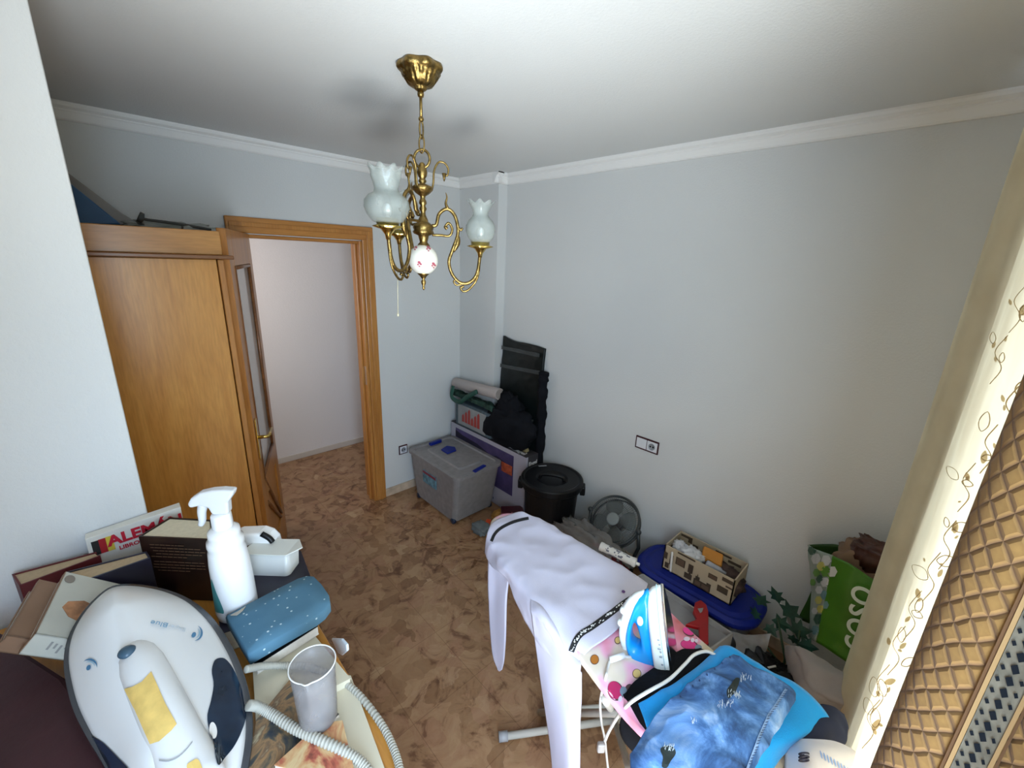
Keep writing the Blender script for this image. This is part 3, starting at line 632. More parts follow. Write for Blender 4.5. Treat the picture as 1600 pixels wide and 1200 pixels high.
build('centre_badge', G().lathe([(.04, .016), (.04, .026), (.03, .028), (.001, .028)], fc, 28, fn), mat('badge_grey', (.20, .22, .22), .35), fan, smooth=True)
for k in range(4):
    a = 2 * PI * k / 4 + .5; vs = []
    for i in range(7):
        for j in range(7):
            r_ = .03 + .105 * i / 6; w_ = (.55 + .35 * math.sin(PI * i / 6)) * (j / 6 - .5); vs.append(fp(r_, a + w_ * 1.3, -.018 + .022 * (j / 6 - .5)))
    build('blade', G().add(vs, [(i * 7 + j, (i + 1) * 7 + j, (i + 1) * 7 + j + 1, i * 7 + j + 1) for i in range(6) for j in range(6)]), M_fgr, fan, smooth=True, solid=.002)
g = G().lathe([(.028, -.09), (.045, -.085), (.05, -.05), (.03, -.02), (.03, -.005), (.001, -.002)], fc, 24, fn); build('motor', g, M_fdk, fan, smooth=True)
sd = fn.cross(Vector((0, 0, 1))).normalized()
g = G()
for s_ in (-1, 1): g.tube([fc + sd * s_ * (R_ + .01), fc + sd * s_ * (R_ + .015) + Vector((.02, 0, -.12)), fc + sd * s_ * .11 + Vector((.03, 0, -.345))], .011, 10).sphere(fc + sd * s_ * (R_ + .012), .017, 12)
g.tube([fc + sd * .12 + Vector((.03, 0, -.355)), fc - sd * .12 + Vector((.03, 0, -.355))], .014, 10).obox(fc + Vector((-.09, -.12, -.372)), (.2, 0, 0), (0, .24, 0), (0, 0, .02))
build('stand', g, M_fdk, fan, smooth=True)
t = build('plastic_bag', lump((1.94, 1.25, .21), (.09, .26, .125), 21, .32, 2.6, 56, pw=.85, rot=-.10, floor=.002), frosted('dusty_clear_film', (.26, .25, .24), .42, .2), smooth=True)
tag(t, 'long crumpled clear plastic bag lying in front of the fan', 'bag')
t = build('brown_parcel', lump((1.94, 1.25, .12), (.06, .21, .09), 22, .2, 2.4, pw=.7, rot=-.10, floor=.003), mat('brown_parcel', (.16, .105, .07), .7, var=.5, vscale=14), smooth=True); tag(t, 'brown parcel inside the clear plastic bag', 'parcel')
a, b_ = P(938, 853, z=.36), P(994, 880, z=.34); ax = b_ - a
tb = thing('sealant_cartridge', 'white silicone cartridge with printed label lying on the plastic bag', 'cartridge', a)
Lc = ax.length
build('cartridge', G().lathe([(.0245, 0), (.0255, .003), (.0255, .02), (.0235, .021), (.0235, Lc - .02), (.0255, Lc - .019), (.0255, Lc - .004), (.02, Lc), (.009, Lc), (.009, Lc + .018), (.006, Lc + .02)], a, 24, ax), M_wht, tb, smooth=False)
g = G(); axn = ax.normalized(); qx = Vector((0, 0, 1)).rotation_difference(axn)
for i in range(40):
    t0 = .03 + (Lc - .07) * rnd.random(); a0 = rnd.random() * 6.28; ln = .006 + .02 * rnd.random(); wa = .1 + .35 * rnd.random()
    vs = [a + qx @ Vector((.0242 * math.cos(a0 + wa * i_), .0242 * math.sin(a0 + wa * i_), t0 + ln * j_)) for i_, j_ in ((0, 0), (1, 0), (1, 1), (0, 1))]; g.add(vs, [(0, 1, 2, 3)])
build('label_print', g, mat('grey_label_ink', (.16, .17, .22), .5), tb, solid=.0004)
t = build('maroon_pouch', lump((1.88, 1.03, .15), (.06, .09, .135), 31, .25, 3, pw=.8, rot=-.2, floor=.002), mat('maroon_plastic', (.10, .012, .016), .25, var=.5, vscale=25, bs=.4, bscale=30), smooth=True); tag(t, 'dark red shiny pouch under the silicone cartridge', 'pouch')
g = G().obox(P(925, 853, z=.27), (.02, -.06, 0), (.03, .01, -.01), (0, 0, .02)); t = build('red_grip', g, mat('bright_red_plastic', (.65, .02, .03), .35), bevel=.006); tag(t, 'bright red plastic grip beside the silicone cartridge', 'grip')

# ================================================================ BLUE-LID BOX
ub = thing('storage_box', 'low storage box with rounded royal blue lid against the right wall', 'storage box', (2.08, .64, 0))
build('tub', loft([rrect(1.97, 2.21, .39, .90, .08, .0), rrect(1.94, 2.235, .35, .94, .10, .265)], True, False), frosted('smoky_clear_plastic', (.28, .28, .31), .3, .35), ub, solid=.003)
ld = build('lid', loft([rrect(1.92, 2.255, .325, .965, .13, .255, 8), rrect(1.915, 2.258, .32, .97, .135, .27, 8), rrect(1.915, 2.258, .32, .97, .135, .285, 8), rrect(1.935, 2.245, .34, .95, .12, .298, 8), rrect(1.95, 2.23, .36, .93, .11, .293, 8), rrect(1.97, 2.21, .38, .91, .1, .300, 8)], True, True), M_blue, ub, smooth=False, bevel=.003)
t = build('folded_fabric', lump((2.08, .64, .13), (.10, .22, .09), 14, .15, 2, floor=.01), mat('dim_linen', (.22, .21, .23), .9, var=.3), smooth=True); tag(t, 'grey fabric folded inside the blue-lidded box', 'fabric')
# skyline patterned open box
pb = thing('patterned_box', 'open cream box with brown building pattern on the blue lid', 'box', (2.10, .63, .30))
px0, px1, py0, py1, pz0, pz1 = 2.012, 2.20, .455, .82, .302, .45
M_cream = mat('cream_card', (.44, .36, .25), .7, var=.1); M_brn = mat('brown_building_print', (.06, .04, .025), .7, var=.2)
th = .006
build('walls', G().box(px0, px1, py0, py1, pz0, pz0 + th).box(px0, px0 + th, py0, py1, pz0, pz1).box(px1 - th, px1, py0, py1, pz0, pz1).box(px0, px1, py0, py0 + th, pz0, pz1).box(px0, px1, py1 - th, py1, pz0, pz1), M_cream, pb)
g = G()
def pr(y0_, y1_, z0_, z1_, xx=px0 - .0012): g.box(xx, xx + .001, py1 - y1_ * (py1 - py0), py1 - y0_ * (py1 - py0), pz0 + z0_ * (pz1 - pz0), pz0 + z1_ * (pz1 - pz0))
for a_ in ((.0, .06, .45, .72), (.10, .15, .30, .72), (.10, .14, .72, .86), (.04, .10, .10, .32), (.19, .33, .46, .76), (.20, .46, .92, .98), (.38, .45, .40, .74), (.34, .45, .12, .34), (.40, .43, .34, .40), (.48, .72, .03, .30), (.50, .56, .30, .42), (.52, .53, .42, .50), (.66, .72, .30, .38), (.66, .78, .62, .80), (.80, .94, .30, .54), (.84, .99, .78, .92), (.90, .99, .60, .66)): pr(*a_)
for a_ in ((.02, .2, .84, .94), (.14, .2, .70, .84), (.22, .30, .40, .72), (.40, .55, .60, .78), (.55, .78, .86, .94), (.74, .92, .70, .80), (.04, .12, .42, .62)): pr(*a_, xx=px1 - th - .0012)
g.box(px0 + .03, px0 + .06, py1, py1 + .001, pz0 + .03, pz0 + .1).box(px0 + .10, px0 + .15, py1, py1 + .001, pz0 + .06, pz0 + .12).box(px0 + .02, px0 + .09, py1 - th - .001, py1 - th, pz0 + .05, pz0 + .11)
build('building_print', g, M_brn, pb)
M_mbp = mat('mid_brown_print', (.11, .07, .045), .7)
for a_ in ((.205, .315, .49, .73), (.505, .58, .08, .25), (.60, .70, .08, .25), (.67, .77, .65, .77)):
    g = G(); pr(*a_, xx=px0 - .002); build('window_print', g, M_mbp, pb)
t = build('crumpled_tissue', lump((2.07, .70, .425), (.045, .06, .035), 41, .4, 4, pw=.9), mat('white_tissue', (.60, .60, .62), .8), smooth=True); tag(t, 'crumpled white tissue sticking out of the patterned box', 'tissue')
t = build('crumpled_tissue', lump((2.09, .775, .425), (.035, .03, .03), 43, .4, 4, pw=.9), mat('white_tissue_b', (.60, .60, .62), .8), smooth=True); tag(t, 'smaller white tissue at the far end of the patterned box', 'tissue')
t = build('orange_packet', G().obox((2.10, .55, .41), (.07, .02, .02), (-.02, .10, .01), (0, 0, .025)), mat('orange_packet', (.55, .22, .03), .4, var=.15), bevel=.008); tag(t, 'orange packet inside the patterned box', 'packet')
t = build('glass_phial', G().lathe([(.014, 0), (.017, .005), (.017, .07), (.01, .08), (.01, .10)], (2.05, .61, .44), 16, (.4, -1, -.35)), frosted('pale_phial', (.6, .62, .7), .4, .2), smooth=True); tag(t, 'pale plastic phial lying in the patterned box', 'phial')
t = build('brown_bundle', lump((2.10, .58, .365), (.07, .13, .05), 45, .3, 4), mat('dark_brown_bundle', (.06, .035, .03), .8, var=.5, vscale=30), smooth=True); tag(t, 'dark brown bundle at the bottom of the patterned box', 'bundle')
g = G().tube(spline([(px0 - .004, py1 - .045, pz1 - .02), (px0 - .006, py1 - .05, pz1 - .09), (px0 - .004, py1 - .052, pz0 + .005)], 12), .006, 8, flat=.5)
t = build('white_ribbon', g, M_wht, smooth=True); tag(t, 'white ribbon hanging over the patterned box front', 'ribbon')

# grey-white shallow box with a red saw
wb = thing('shallow_box', 'shallow grey-white cardboard box on floor in front of blue-lidded box', 'box', (1.85, .65, 0))
q0 = P(1143, 982, z=.17); q1 = P(1012, 888, z=.17); q2 = P(1100, 1012, z=.17)
dy = (q1 - q0); dxv = Vector((-dy.y, dy.x, 0)).normalized() * .26
q0 = Vector((1.872, .385, 0)); dy = Vector((.035, .49, 0)); dxv = Vector((-.22, .045, 0))
M_gcard = mat('grey_white_card', (.36, .35, .34), .7, var=.12)
g = G().obox(q0, dxv, dy, (0, 0, .01))
for o_, a_, b_ in ((q0, dy, dxv.normalized() * .008), (q0 + dxv, dy, -dxv.normalized() * .008), (q0, dxv, dy.normalized() * .008), (q0 + dy, dxv, -dy.normalized() * .008)): g.obox(o_, a_, b_, (0, 0, .285))
build('tray', g, M_gcard, wb, bevel=.001)
build('lid_flap', G().obox(q0 + dxv * .02 + dy * .02 + Vector((0, 0, .25)), dxv * .96, dy * .96, (0, 0, .006)), mat('pale_grey_card', (.30, .30, .31), .6, var=.12), wb)
g = G().tube(spline([P(1040, 915, z=.265), P(1050, 912, z=.265), P(1065, 918, z=.265), P(1078, 935, z=.265)], 16), .012, 8)
t = build('black_strap', g, mat('dark_strap', (.05, .05, .07), .7), smooth=True); tag(t, 'dark strap lying in the shallow grey box', 'strap')
sp = [P(1085, 946, z=.315), P(1094, 942, z=.315), P(1103, 950, z=.315), P(1106, 960, z=.315), P(1106, 1010, z=.315), P(1092, 1010, z=.315), P(1091, 985, z=.315), P(1070, 980, z=.315), P(1088, 972, z=.315), P(1082, 960, z=.315)]
sw = thing('red_saw_handle', 'bright red plastic hand tool standing in the shallow grey box', 'tool', sp[4])
build('handle', G().prism(sp, (0, 0, .02)), mat('red_tool_plastic', (.33, .006, .009), .35, var=.1), sw, bevel=.004)
build('grip_hole', G().prism([P(1090, 951, z=.337), P(1099, 950, z=.337), P(1097, 956, z=.337), P(1094, 958, z=.337)], (0, 0, .001)), mat('tool_hole_grey', (.30, .29, .29), .7), sw)
build('shaft', G().obox(sp[4] + Vector((-.02, .0, -.06)), (.03, 0, 0), (0, .1, 0), (0, 0, .07)), mat('tool_steel', (.10, .02, .02), .5), sw)

# dim odds and ends below
def odd(name, g, m, label, cat, smooth=True): tag(build(name, g, m, smooth=smooth), label, cat)
M_glv = mat('artificial_leaf_green', (.012, .055, .038), .5, var=.4, vscale=20)
pl = thing('artificial_plant', 'dark green artificial leaves poking up beside the blue lid', 'plant', (1.95, .2, 0))
g = G()
for (a, b_, w_, an) in ((1190, 938, 20, .3), (1212, 930, 22, -.6), (1235, 955, 26, .5), (1222, 975, 24, 1.4), (1205, 985, 18, 2.2), (1250, 985, 26, 1.0), (1180, 958, 18, -.2), (1262, 1010, 22, 1.2), (1240, 1000, 16, 2.0)):
    c = P(a, b_, x=2.02 - .0004 * (b_ - 930)); s_ = w_ * .0018; vs = []; rot = Matrix.Rotation(an, 3, 'X') @ Matrix.Rotation(.4 * math.sin(a), 3, 'Z')
    lob = [(0, -1), (.35, -.6), (.95, -.55), (.55, -.1), (1.0, .4), (.4, .35), (0, 1.1), (-.4, .35), (-1.0, .4), (-.55, -.1), (-.95, -.55), (-.35, -.6)]
    vs = [c + rot @ Vector((.15 * s_ * abs(u_), u_ * s_, v_ * s_)) for u_, v_ in lob]; n0 = len(vs); vs.append(c)
    g.add(vs, [(i, (i + 1) % n0, n0) for i in range(n0)])
build('leaf', g, M_glv, pl, solid=.0015)
build('stem', G().tube([(1.98, .18, 0), (2.0, .19, .2), P(1215, 965, x=2.0)], .005, 8).tube([(1.98, .18, 0), (1.99, .15, .2), P(1250, 985, x=2.0)], .005, 8).tube([(1.98, .18, .0), (1.98, .16, .15), P(1190, 1000, x=1.95)], .004, 8), mat('stem_green', (.02, .05, .02), .6), pl, smooth=True)
odd('black_pouch', lump((1.85, .24, .12), (.10, .12, .12), 51, .3, 3, floor=.002), mat('black_shiny_film', (.008, .008, .01), .25, bs=.4, bscale=20), 'black shiny pouch on floor below the artificial leaves', 'pouch')
g = patch([[P(1210, 925, x=2.1), P(1240, 950, x=2.1), P(1262, 985, x=2.08)], [P(1222, 945, x=2.07), P(1238, 965, x=2.06), P(1250, 1000, x=2.05)], [P(1230, 965, x=2.1), P(1236, 980, x=2.1), P(1244, 1010, x=2.1)]], 14, 14, .01, 12, 4)
odd('white_bag_edge', g, mat('dim_white_plastic', (.38, .40, .39), .5), 'crumpled white plastic edge behind the artificial leaves', 'wrapper')
g = G().tube([(1.80, .34, .13), (1.86, .20, .26)], .004, 6)
odd('pale_stick', g, mat('pale_stick', (.5, .5, .48), .5), 'thin pale stick across the black pouch', 'stick')
odd('brown_boot', lump((1.73, .33, .09), (.08, .09, .09), 53, .25, 3, floor=.002), mat('dark_red_brown', (.06, .02, .018), .6, var=.4), 'dark reddish brown bundle on floor behind the clothes pile', 'bundle')
odd('clear_sleeve', patch([[P(1140, 985, x=1.9), P(1150, 1010, x=1.86), P(1130, 1030, x=1.8)], [P(1165, 992, x=1.92), P(1172, 1015, x=1.88), P(1150, 1030, x=1.82)], [P(1205, 990, x=1.95), P(1195, 1020, x=1.92), P(1178, 1040, x=1.9)]], 16, 16, .012, 14, 7), frosted('clear_sleeve', (.3, .3, .3), .45, .2), 'clear crumpled sleeve beside the shallow grey box', 'sleeve')

# white tote and green bag
tt = thing('tote_bag', 'slumped off-white cloth bag on floor in front of the green bag', 'bag', (1.80, .1, 0))
rows = [[P(1226, 1008, x=1.98), P(1250, 1012, x=1.93), P(1300, 1040, x=1.90), P(1360, 1075, x=1.88)],
        [P(1228, 1030, x=1.96), P(1262, 1040, x=1.86), P(1305, 1062, x=1.84), P(1350, 1090, x=1.84)],
        [P(1232, 1060, x=1.94), P(1262, 1075, x=1.80), P(1300, 1090, x=1.78), P(1345, 1105, x=1.80)],
        [P(1245, 1090, x=1.92), P(1268, 1105, x=1.80), P(1300, 1112, x=1.78), P(1335, 1118, x=1.80)]]
build('cloth', patch(rows, 40, 40, .012, 9, 6), mat('offwhite_canvas', (.36, .33, .31), .9, var=.08, bs=.2, bscale=200), tt, smooth=True, solid=.004)
odd('dark_trousers', lump((1.80, .03, .06), (.14, .16, .09), 61, .2, 2.5, floor=.002), mat('charcoal_cloth', (.035, .033, .035), .9, var=.3), 'dark folded cloth on floor under the off-white bag', 'cloth')
gb = thing('shopping_bag', 'green reusable shopping bag with white lettering and hexagon-patterned side', 'bag', (2.1, .1, 0))
M_green = mat('leaf_green_woven', (.045, .16, .008), .42, var=.1, bs=.15, bscale=150)
M_greend = mat('dark_green_inner', (.022, .07, .008), .6, var=.3, vscale=9)
xg = 2.0
fl = [P(1297, 885, x=xg), P(1282, 985, x=xg + .0)]
front = patch([[P(1302, 868, x=2.02), P(1330, 882, x=2.0), P(1365, 905, x=2.0), P(1420, 930, x=2.0)], [P(1290, 930, x=1.99), P(1325, 945, x=1.97), P(1360, 965, x=1.97), P(1410, 990, x=1.98)], [P(1275, 1003, x=1.97), P(1305, 1022, x=1.95), P(1340, 1046, x=1.95), P(1400, 1085, x=1.96)]], 40, 30, .006, 7, 3)
fo = build('front_panel', front, M_green, gb, smooth=True, solid=.002)
side = patch([[P(1262, 851, x=2.2), P(1275, 858, x=2.12), P(1302, 868, x=2.02)], [P(1268, 925, x=2.15), P(1276, 928, x=2.08), P(1290, 930, x=1.99)], [P(1264, 995, x=2.12), P(1268, 998, x=2.05), P(1275, 1003, x=1.97)]], 20, 30, .005, 9, 8)
so = build('side_gusset', side, mat('pale_grey_green', (.30, .36, .30), .5, var=.15), gb, smooth=True, solid=.002)
back = patch([[P(1262, 851, x=2.2), P(1300, 850, x=2.22), P(1350, 860, x=2.24), P(1400, 850, x=2.25)], [P(1275, 900, x=2.2), P(1300, 900, x=2.22), P(1350, 905, x=2.24), P(1400, 900, x=2.25)], [(2.18, .2, .3), (2.2, .12, .3), (2.22, .05, .3), (2.22, -.05, .3)]], 24, 20, .008, 8, 9)
build('back_panel', back, M_greend, gb, smooth=True, solid=.002)
bf, bs_ = bvh_obj(fo), bvh_obj(so)
hexm = [mat('hex_white', (.55, .57, .55), .5), mat('hex_green', (.09, .26, .02), .5), mat('hex_yellow', (.50, .48, .10), .5), mat('hex_dark', (.02, .08, .04), .5), mat('hex_teal', (.12, .24, .25), .5)]
hx = [(1270, 860, 7, 3), (1276, 873, 8, 0), (1284, 885, 7, 2), (1292, 876, 8, 0), (1291, 893, 8, 1), (1301, 893, 8, 0), (1282, 905, 6, 3), (1277, 895, 6, 1), (1290, 910, 7, 0), (1281, 922, 6, 0), (1290, 930, 7, 4), (1280, 938, 6, 2), (1283, 952, 6, 2), (1280, 968, 8, 3), (1290, 945, 6, 4), (1275, 985, 7, 4), (1274, 955, 5, 0), (1271, 910, 5, 1)]
for k in range(5):
    g = G()
    for (a, b_, r_, kk) in hx:
        if kk != k: continue
        for tr in (bs_, bf):
            l_, _n = hit(tr, a, b_)
            if l_ is None: continue
            dd = decal(tr, [(a + r_ * math.cos(i * PI / 3), b_ + 1.15 * r_ * math.sin(i * PI / 3)) for i in range(6)], 3, 24, .003, smooth=False)
            if dd: build('hexagon_print', dd, hexm[k], so)
            break
# lettering written upward on the front
lo = hit(bf, 1354, 1022)[0]; l1 = hit(bf, 1354, 950)[0]
o_ = P(1352, 1026, x=1.944); 
text('lettering', 'coso', .15, mat('pale_lettering', (.62, .70, .60), .5), fo, o_, P(1364, 945, x=1.955) - o_, P(1316, 1005, x=1.944) - o_, ext=.001)
odd('paper_sack', lump((2.14, .02, .62), (.09, .12, .20), 71, .18, 2.5), mat('brown_kraft_paper', (.20, .12, .07), .8, var=.2), 'brown paper sack standing inside the green bag', 'sack')
odd('leather_bundle', lump((2.12, -.01, .80), (.06, .09, .06), 72, .35, 3), mat('dark_leather', (.06, .02, .012), .4, var=.5), 'dark leather bundle topping the brown sack', 'bundle')

# ================================================================ IRONING BOARD
ZB = .862
ib = thing('ironing_board', 'ironing board with pink butterfly-print cover and white tubular legs', 'ironing board', (1.0, .5, 0))
outl = [(1.095, 1.165), (1.145, 1.13), (1.172, 1.05), (1.18, .9), (1.18, .6), (1.155, .46), (1.125, .36), (1.10, .25), (1.07, .10), (1.03, .0), (.95, -.03), (.85, -.03), (.77, .0), (.75, .1), (.752, .3), (.775, .42), (.81, .55), (.86, .79), (.925, 1.0), (.97, 1.09), (1.03, 1.155)]
lp = loop_spline([(a, b_, 0) for a, b_ in outl], 96); cc = Vector((.98, .5, 0))
def boardloop(s_, z_): return [Vector((cc.x + (p.x - cc.x) * s_, cc.y + (p.y - cc.y) * s_, z_)) for p in lp]
m, nt, b = new_mat('pink_butterfly_cover'); b.inputs['Roughness'].default_value = .85
n = tex_noise(nt, 7.5, 2, .5, .3); r = ramp(nt, n.outputs[0], [(.34, (.62, .16, .16)), (.42, (.80, .30, .42)), (.5, (.82, .42, .58)), (.56, (.72, .62, .55)), (.66, (.66, .58, .42))]); nt.links.new(r.outputs[0], b.inputs['Base Color'])
cov = loft([boardloop(.97, ZB - .03), boardloop(1, ZB - .022), boardloop(1.0, ZB - .006), boardloop(.985, ZB), boardloop(.6, ZB + .001), boardloop(.2, ZB + .001)])
co = build('cover', cov, m, ib, smooth=True)
cb = bvh_obj(co)
def dec(parent, tree, shapes, m_, name, off=.0012):
    for s_ in shapes:
        dd = decal(tree, s_, 2, 24, off)
        if dd: build(name, dd, m_, parent)
M_btf = mat('butterfly_pink', (.70, .05, .25), .8); M_btf2 = mat('butterfly_crimson', (.50, .02, .12), .8); M_out = mat('outline_brown', (.10, .05, .05), .8)
dec(co, cb, [ell(1076, 988, 10, 6, .5), ell(1077, 1008, 14, 8, .2), ell(962, 1080, 12, 16, -.4), ell(983, 1078, 7, 9, .2)], M_out, 'butterfly_outline', .0010)
dec(co, cb, [ell(1075, 987, 9, 5, .5), ell(1076, 1008, 12.5, 7, .2)], M_btf, 'butterfly_wing', .0016)
dec(co, cb, [ell(961, 1079, 10.5, 14.5, -.4)], M_btf2, 'butterfly_wing', .0016)
dec(co, cb, [ell(1091, 1013, 5.5, 5, 0), ell(974, 1081, 5.5, 7.5, 0)], mat('butterfly_spot', (.18, .24, .32), .8), 'wing_spot', .0022)
dec(co, cb, [ell(1073, 999, 5, 3.5, 0), ell(1082, 1001, 3, 3.5, 0), ell(1088, 1002, 2.5, 3, 0), ell(969, 1093, 3, 5, .3)], mat('butterfly_body', (.70, .60, .72), .8), 'butterfly_body', .0022)
dec(co, cb, [ell(929, 1031, 7, 8, 0), ell(995, 1053, 7, 7.5, 0), ell(965, 1001, 5, 6, 0), ell(826, 894, 6, 4, 0), ell(1088, 1000, 1, 3, 0)], M_out, 'bee_outline', .0010)
dec(co, cb, [ell(929, 1031, 6, 7, 0)], mat('bee_orange', (.45, .16, .02), .8), 'bee', .0016)
dec(co, cb, [ell(995, 1053, 6, 6.5, 0), ell(965, 1001, 4, 5, 0), ell(826, 894, 5, 3, 0)], mat('bee_yellow', (.70, .50, .18), .8), 'bee', .0016)
M_leg = mat('cream_enamel_tube', (.55, .53, .47), .35, var=.05)
build('foot_bar', G().tube([(.905, .895, .022), (1.33, .605, .022)], .014, 12), M_leg, ib, smooth=True)
build('foot_cap', G().tube([(.885, .91, .022), (.915, .889, .022)], .019, 12), M_gry, ib, smooth=True)
build('leg', G().tube([P(962, 1132, z=.03), P(982, 1198, z=.33), (.84, .10, ZB - .04)], .013, 12), M_leg, ib, smooth=True)
build('leg', G().tube([P(946, 1092, z=.76), P(960, 1118, z=.03)], .013, 12), M_leg, ib, smooth=True)
build('cross_bar', G().tube([(1.08, .87, .022), (1.42, .61, .022)], .011, 12), M_leg, ib, smooth=True)
build('leg', G().tube([(1.08, .86, .03), (.99, .16, ZB - .035)], .013, 12), M_leg, ib, smooth=True)
build('leg', G().tube([(1.05, .02, .03), (1.06, .86, ZB - .035)], .013, 12), M_leg, ib, smooth=True)
build('rear_foot_bar', G().tube([(.85, .02, .022), (1.25, .02, .022)], .014, 12), M_leg, ib, smooth=True)

# white trousers
M_wcl = mat('white_jersey', (.60, .59, .72), .9, bs=.12, bscale=350, var=.02)
tr = thing('white_trousers', 'white stretch trousers with black lettered waistband draped over the ironing board', 'trousers', (1.0, .85, .4))
z1 = ZB + .012
def Q(px, py, z): return P(px, py, z=z)
rows = [
    [(1.185, 1.03, z1 - .05), (1.165, 1.085, z1), (1.12, 1.125, z1), (1.02, 1.13, z1), (.945, 1.085, z1 - .01), (.925, 1.07, z1 - .07)],
    [(1.20, .95, z1 - .05), (1.185, .97, z1), (1.10, .99, z1 + .004), (1.0, 1.0, z1 + .004), (.915, 1.0, z1 - .008), (.895, 1.0, z1 - .07)],
    [(1.20, .86, z1 - .05), (1.185, .86, z1), (1.10, .87, z1 + .004), (.98, .89, z1 + .005), (.885, .90, z1 - .004), (.872, .90, z1 - .045)],
    [(1.20, .76, z1 - .05), (1.187, .76, z1 + .003), (1.10, .765, z1 + .006), (.96, .785, z1 + .006), (.862, .80, z1 - .004), (.842, .80, z1 - .075)],
    [(1.20, .66, z1 - .045), (1.187, .66, z1 + .003), (1.10, .66, z1 + .005), (.95, .67, z1 + .006), (.83, .69, z1 - .002), (.805, .69, z1 - .09)],
    [(1.20, .57, z1 - .04), (1.188, .565, z1 + .002), (1.10, .55, z1 + .004), (.95, .545, z1 + .004), (.815, .56, z1 - .002), (.785, .58, z1 - .09)],
    [(1.195, .525, z1 - .03), (1.185, .52, z1 + .001), (1.10, .50, z1 + .002), (.95, .485, z1 + .002), (.82, .50, z1 - .003), (.785, .535, z1 - .09)]]
to = build('body', patch(rows, 60, 90, .006, 8, 2), M_wcl, tr, smooth=True, solid=.004)
lr = [[P(764, 862, x=.93), P(785, 865, x=.935), P(800, 885, x=.93)], [P(764, 930, x=.915), P(778, 935, x=.92), P(793, 930, x=.915)], [P(768, 990, x=.91), P(778, 992, x=.912), P(792, 990, x=.91)], [P(772, 1025, x=.91), P(780, 1030, x=.912), P(789, 1025, x=.91)], [P(779, 1046, x=.912), P(782, 1048, x=.912), P(785, 1046, x=.912)]]
lr = [[(p[0] + .006, p[1], p[2]) if False else Vector(p) for p in r_] for r_ in lr]
lr[0] = [Vector(p) + Vector((0, 0, .0)) for p in lr[0]]
build('leg', patch(lr, 16, 50, .004, 8, 5, stretch=(1, 1, .4)), M_wcl, tr, smooth=True, solid=.006)
lr = [[Q(826, 900, z1 - .006), Q(846, 925, z1 - .006), Q(878, 975, z1 - .008), Q(902, 1010, z1 - .012)],
      [Q(826, 912, z1 - .03), Q(846, 938, z1 - .03), Q(878, 988, z1 - .035), Q(904, 1022, z1 - .04)],
      [P(831, 950, x=.82), P(850, 965, x=.81), P(880, 1010, x=.80), P(908, 1045, x=.79)],
      [P(838, 1000, x=.81), P(855, 1010, x=.80), P(880, 1035, x=.79), P(908, 1065, x=.785)],
      [P(847, 1065, x=.80), P(860, 1070, x=.79), P(885, 1080, x=.785), P(908, 1095, x=.785)],
      [P(855, 1120, x=.795), P(868, 1122, x=.78), P(888, 1125, x=.77), P(907, 1130, x=.785)],
      [P(862, 1180, x=.79), P(873, 1182, x=.775), P(890, 1184, x=.765), P(906, 1186, x=.785)],
      [P(868, 1260, x=.79), P(878, 1262, x=.775), P(892, 1264, x=.765), P(905, 1266, x=.785)]]
build('leg', patch(lr, 40, 90, .007, 7, 9, stretch=(1, 1, .35)), M_wcl, tr, smooth=True, solid=.006)
M_tape = mat('black_tape', (.012, .012, .014), .7)
tbv = bvh_obj(to)
def ribbon(tree, pts, w_, name, m_, parent, n=60, off=.002):
    c = spline([(a, b_, 0) for a, b_ in pts], n); vs = []; last = None
    for i, p in enumerate(c):
        t = (c[min(n, i + 1)] - c[max(0, i - 1)]).normalized(); s_ = Vector((-t.y, t.x, 0))
        for k in (-.5, -.17, .17, .5):
            q_ = p + s_ * w_ * k; l_, nn = hit(tree, q_.x, q_.y)
            if l_ is None: l_, nn = last if last else (None, None)
            if l_ is None: continue
            last = (l_, nn); vs.append(l_ + nn * off)
    if len(vs) < 4 * (n + 1): return None
    return build(name, G().add(vs, [(i * 4 + j, i * 4 + j + 1, i * 4 + 4 + j + 1, i * 4 + 4 + j) for i in range(n) for j in range(3)]), m_, parent, solid=.001)
wbp = [(893, 1018), (899, 1003), (908, 991), (925, 980), (950, 962), (975, 943), (997, 929)]
wbd = ribbon(tbv, wbp, 9, 'waistband', M_tape, tr)
cdr = ribbon(tbv, [(768, 846), (773, 835), (782, 826), (797, 818), (812, 813), (826, 810)], 4.5, 'drawcord', M_tape, tr)
g = G(); cw = spline([(a, b_, 0) for a, b_ in wbp], 240); k = 6
def marks(tree, c, rng, hw):
    g = G(); i = 4
    while i < len(c) - 6:
        ln = rng.choice((2, 3, 4, 5)); q0_, q1_ = c[i], c[min(len(c) - 1, i + ln)]; t = (q1_ - q0_)
        if t.length < 1e-6: i += 2; continue
        t.normalize(); s_ = Vector((-t.y, t.x, 0)); a0, a1 = sorted((rng.uniform(-hw, hw), rng.uniform(-hw, hw)))
        if a1 - a0 < .8: a1 = a0 + 1.2
        quad = [hit(tree, *(q_ + s_ * a_).xy) for q_, a_ in ((q0_, a0), (q1_, a0 + rng.uniform(-.8, .8)), (q1_, a1), (q0_, a1))]
        if all(h[0] is not None for h in quad): g.add([h[0] + h[1] * .0035 for h in quad], [(0, 1, 2, 3)])
        i += ln + rng.choice((1, 1, 2, 6))
    return g
gm = marks(tbv, cw, rnd, 2.6)
if wbd and gm.v: build('band_lettering', gm, M_white_ink, wbd, solid=.0005)
t = build('brand_tab', decal(tbv, ell(974, 925, 3, 2.2, .4), 2, 14, .002), mat('purple_tab', (.12, .05, .2), .6), tr)

